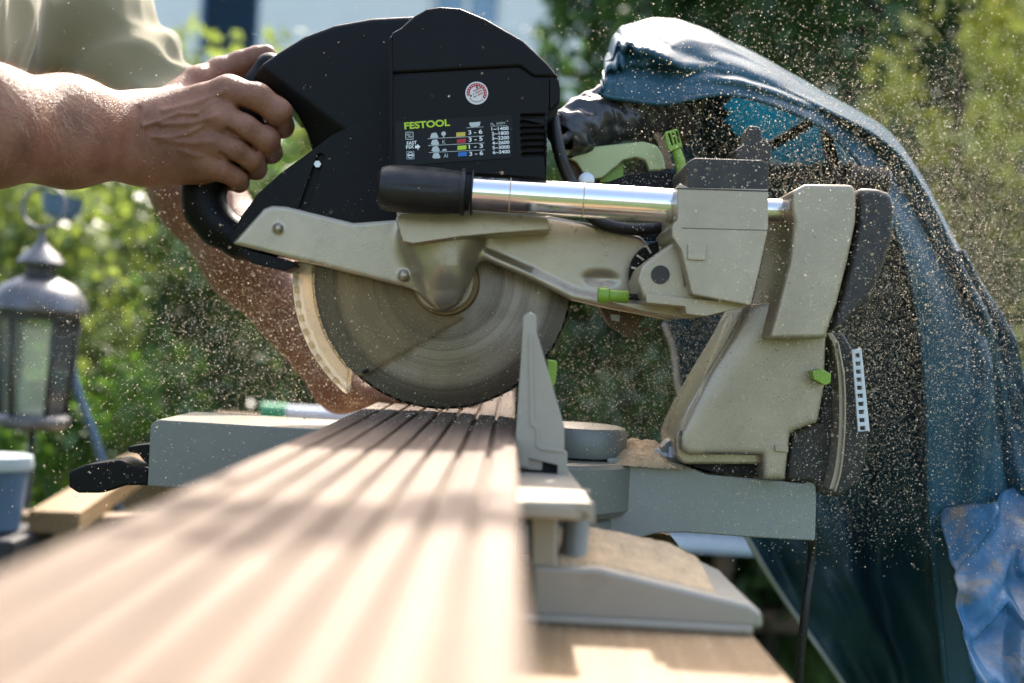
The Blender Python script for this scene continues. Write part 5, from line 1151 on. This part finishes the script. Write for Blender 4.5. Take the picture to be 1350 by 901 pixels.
def clutter():
    # dark pot hanging in the shrub behind the ring
    p = P(76, 290, 1.6); pot = empty('hanging_pot', p); tag(pot, 'dark round pot hanging among the leaves behind the lantern ring', 'pot')
    lathe('bowl', [(0, 0), (.03, .005), (.045, .03), (.047, .055), (.05, .06), (0, .058)], p, (.2, 0, 1), 'blue_pot', pot, 28)
    tube('hook', [p + Vector((.0, 0, .055)), p + Vector((.0, .05, .25)), (-1.5, 2.3, 1.5)], .003, 'lantern_dark', pot, 8, 4)
    # trestle with planks running away from the saw
    a, b = P(40, 712, .5), P(186, 612, 1.45); z = .675; d = (Vector((b.x, b.y, 0)) - Vector((a.x, a.y, 0))).normalized()
    A, B = Vector((a.x, a.y, z)) + d * .14, Vector((b.x, b.y, z)) + d * .25
    pk = beam('stacked_plank', A, B, .075, .035, 'pine'); tag(pk, 'pale plank lying on the sawhorses beside the lantern', 'plank')
    for nm, t in (('under the lantern end of the pale plank', .2), ('under the far end of the pale plank', .8)):
        q = A.lerp(B, t); h = empty('sawhorse', (q.x, q.y, 0)); tag(h, 'wooden sawhorse ' + nm, 'sawhorse'); s = Vector((-d.y, d.x, 0)); zb = z - .0185
        beam('rail', Vector((q.x, q.y, zb - .04)) - s * .13, Vector((q.x, q.y, zb - .04)) + s * .13, .05, .08, 'pine_cross', h)
        for u in (-.11, .11):
            for e in (-1, 1): beam('leg', Vector((q.x, q.y, zb - .06)) + s * u + d * e * .03, Vector((q.x, q.y, -.01)) + s * u * 1.05 + d * e * .17, .045, .03, 'pine', h)
    # pot on a dark crate at the lantern's foot
    y = .62; c0, c1 = P(-45, 700, y), P(40, 760, y); zt = P(0, 697, y).z
    cr_ = empty('crate', ((c0.x + c1.x) / 2, y, 0)); tag(cr_, 'tall black plastic crate under the blue planter', 'crate')
    for i in range(5):
        z0 = zt - (i + 1) * zt / 5; box('panel', (c0.x, y - .07, z0 + .004), (c1.x, y + .09, z0 + zt / 5 - .004), 'dark_crate', cr_, .006)
    box('core', (c0.x + .008, y - .06, .0), (c1.x - .008, y + .08, zt - .006), 'dark_crate', cr_, .004)
    po = empty('planter', (P(0, 690, y).x, y, zt)); tag(po, 'blue grey tapered planter with pale rim on the black crate', 'planter')
    q = Vector((P(-2, 690, y).x, y, zt)); kk = lambda v: mm(v, y)
    lathe('bucket', [(0, 0), (kk(26), 0), (kk(34), kk(80)), (0, kk(80))], q, (0, 0, 1), 'blue_pot', po, 32)
    lathe('rim', [(0, 0), (kk(38), 0), (kk(40), kk(5)), (kk(38), kk(18)), (0, kk(14))], q + Vector((0, 0, kk(79))), (0, 0, 1), 'white_pot', po, 32)
    hs = tube('garden_hose', [P(92, 430, 1.0), P(98, 500, 1.0), P(122, 570, 1.0), P(140, 625, 1.0), P(158, 690, .98), P(164, 800, 1.0), P(150, 1000, 1.05), P(120, 1090, 1.1)], .0075, 'hose_blue', None, 10)
    tag(hs, 'dark blue garden hose hanging down beside the lantern', 'hose')
    # small table with a rolled parasol on it, beyond the board
    y = 1.15; l, r = P(352, 545, y), P(452, 552, y); rr = .021; zt = l.z - rr
    tb = empty('garden_table', ((l.x + r.x) / 2, y, 0)); tag(tb, 'small wooden garden table under the rolled white sheet', 'table')
    for i in range(5): box('slat', (l.x - .15, y - .25 + i * .1, zt - .025), (r.x + .25, y - .158 + i * .1, zt - .0005), 'pine_cross', tb, .003)
    for x in (l.x - .12, r.x + .18):
        box('bearer', (x, y - .24, zt - .065), (x + .04, y + .24, zt - .0255), 'pine', tb, .003)
        for yy in (y - .235, y + .195): box('leg', (x, yy, -.02), (x + .04, yy + .04, zt - .0655), 'pine', tb, .003)
    ro = empty('rolled_sheet', (l.x, y, zt)); tag(ro, 'rolled white sheet with green end lying on the garden table', 'roll')
    ax = Vector((r.x - l.x, 0, 0)); spi = lambda an, h: 1 + .04 * math.sin(an * 3 + h * 20)
    lathe('roll', [(0, 0), (rr * .9, 0), (rr * .95, .004), (rr * .95, ax.length + .18), (0, ax.length + .18)], Vector((l.x, y, zt + rr * .97)), ax, 'tube_white', ro, 24, rfun=spi)
    lathe('end_cap', [(0, 0), (rr * 1.0, 0), (rr * 1.0, .05), (0, .05)], Vector((l.x - .01, y, zt + rr)), ax, 'tube_green', ro, 24)
    # white garden bench seen under the rear arm
    y = 2.2; l, r = P(880, 712, y), P(1000, 712, y); zt = l.z
    gb = empty('garden_bench', ((l.x + r.x) / 2, y, 0)); tag(gb, 'white topped garden bench in the shade behind the saw', 'bench')
    for i in range(3): box('seat_slat', (l.x - .3, y + i * .12, zt - .03), (r.x + .9, y + .11 + i * .12, zt), 'white_pot', gb, .004)
    for x in (l.x - .2, l.x + .14, r.x + .7):
        for yy in (y + .02, y + .29): box('leg', (x, yy, -.02), (x + .05, yy + .05, zt - .0305), 'rusty', gb, .004)
    box('stretcher', (l.x - .149, y + .16, zt - .28), (r.x + .699, y + .20, zt - .22), 'rusty', gb, .004)
clutter()
# ================================================================== sawdust in the air
def chips(name, C, smin_, smax, label, m='chip'):
    n = len(C); s = (smin_ + (smax - smin_) * RNG.uniform(0, 1, n) ** 3.0)[:, None, None]
    base = np.array([(1, 1, 1), (1, -1, -1), (-1, 1, -1), (-1, -1, 1)], np.float32)[None] * .55
    j = base + RNG.normal(0, .45, (n, 4, 3)); V = (C[:, None] + j * s * .6).reshape(-1, 3)
    k = np.arange(n)[:, None] * 4; F = np.concatenate([k + np.array([[0, 1, 2]]), k + np.array([[0, 3, 1]]), k + np.array([[0, 2, 3]]), k + np.array([[1, 3, 2]])])
    o = from_np(name, V, F, m, None, False); tag(o, label, 'sawdust', kind='stuff')
mat('chip', (.92, .83, .66), .8, 0, .1, 30, 0, transl=.45)
def plume():
    src = np.array((.0, 0, ZD)); A = []
    def g(c, s, n): A.append(np.array(c) + RNG.normal(0, 1, (n, 3)) * np.array(s))
    g((.27, -.06, 1.02), (.055, .07, .11), 9000); g((.34, .02, 1.0), (.08, .09, .13), 12000); g((.40, .05, 1.12), (.12, .12, .10), 9000)
    g((.20, .03, 1.12), (.10, .10, .10), 7000); g((.12, .04, .96), (.08, .08, .06), 6000); g((.10, .06, 1.25), (.16, .16, .07), 3500)
    g((-.30, .03, .99), (.09, .12, .09), 8000); g((-.20, .08, 1.02), (.10, .12, .10), 7000); g((.45, .1, 1.28), (.12, .15, .09), 3200); g((0, .05, 1.05), (.35, .2, .2), 5000)
    g((.36, -.02, .86), (.08, .07, .08), 1500)
    C = np.concatenate(A); C = np.concatenate([C, C + RNG.normal(0, .03, C.shape), C[:60000] + RNG.normal(0, .05, C[:60000].shape)]); C = C[(C[:, 1] > -.32) & (C[:, 2] > ZB + .01)]; near = (C[:, 0] < .09) & (C[:, 2] > 1.0) & (C[:, 1] < .02); C = C[~near | (RNG.uniform(0, 1, len(C)) < .14)]
    chips('flying_sawdust', C, .0002, .0014, 'pale sawdust flying through the air around the saw')
    A.clear(); g((.46, .12, 1.08), (.11, .14, .12), 60000); g((.62, .12, 1.14), (.11, .14, .15), 100000); g((.30, .0, 1.05), (.08, .09, .11), 22000); g((-.2, .1, 1.0), (.1, .1, .08), 16000)
    C = np.concatenate(A); C = C[(C[:, 1] > -.15) & (C[:, 2] > ZB + .01)]
    chips('fine_sawdust', C, .0003, .0009, 'fine sawdust cloud drifting around the column and the blue hood')
plume()
def settled():
    n = 900; X = RNG.uniform(-.14, .006, n); Y = -np.abs(RNG.normal(0, .12, n)) + .05; A = [np.stack([X, Y, np.full(n, ZD + .0003)], 1)]
    n = 3500; X = RNG.uniform(.012, xe - .002, n); Y = RNG.uniform(-.5, .3, n); A.append(np.stack([X, Y, np.full(n, ZB + .0004)], 1))
    n = 2500; X = RNG.uniform(.0, .3, n); Y = RNG.uniform(-.06, .06, n); Z = np.where(np.hypot(X, Y) < .13, ZB + .0822, np.interp(X, [.13, .17, .31], [P(850, 604, -.065).z, P(932, 625, -.065).z + .0005, P(1060, 637, -.065).z + .0005])); A.append(np.stack([X, Y, Z], 1))
    chips('settled_sawdust', np.concatenate(A), .0004, .0016, 'loose sawdust grains settled on the board, the bench and the saw base')
settled()
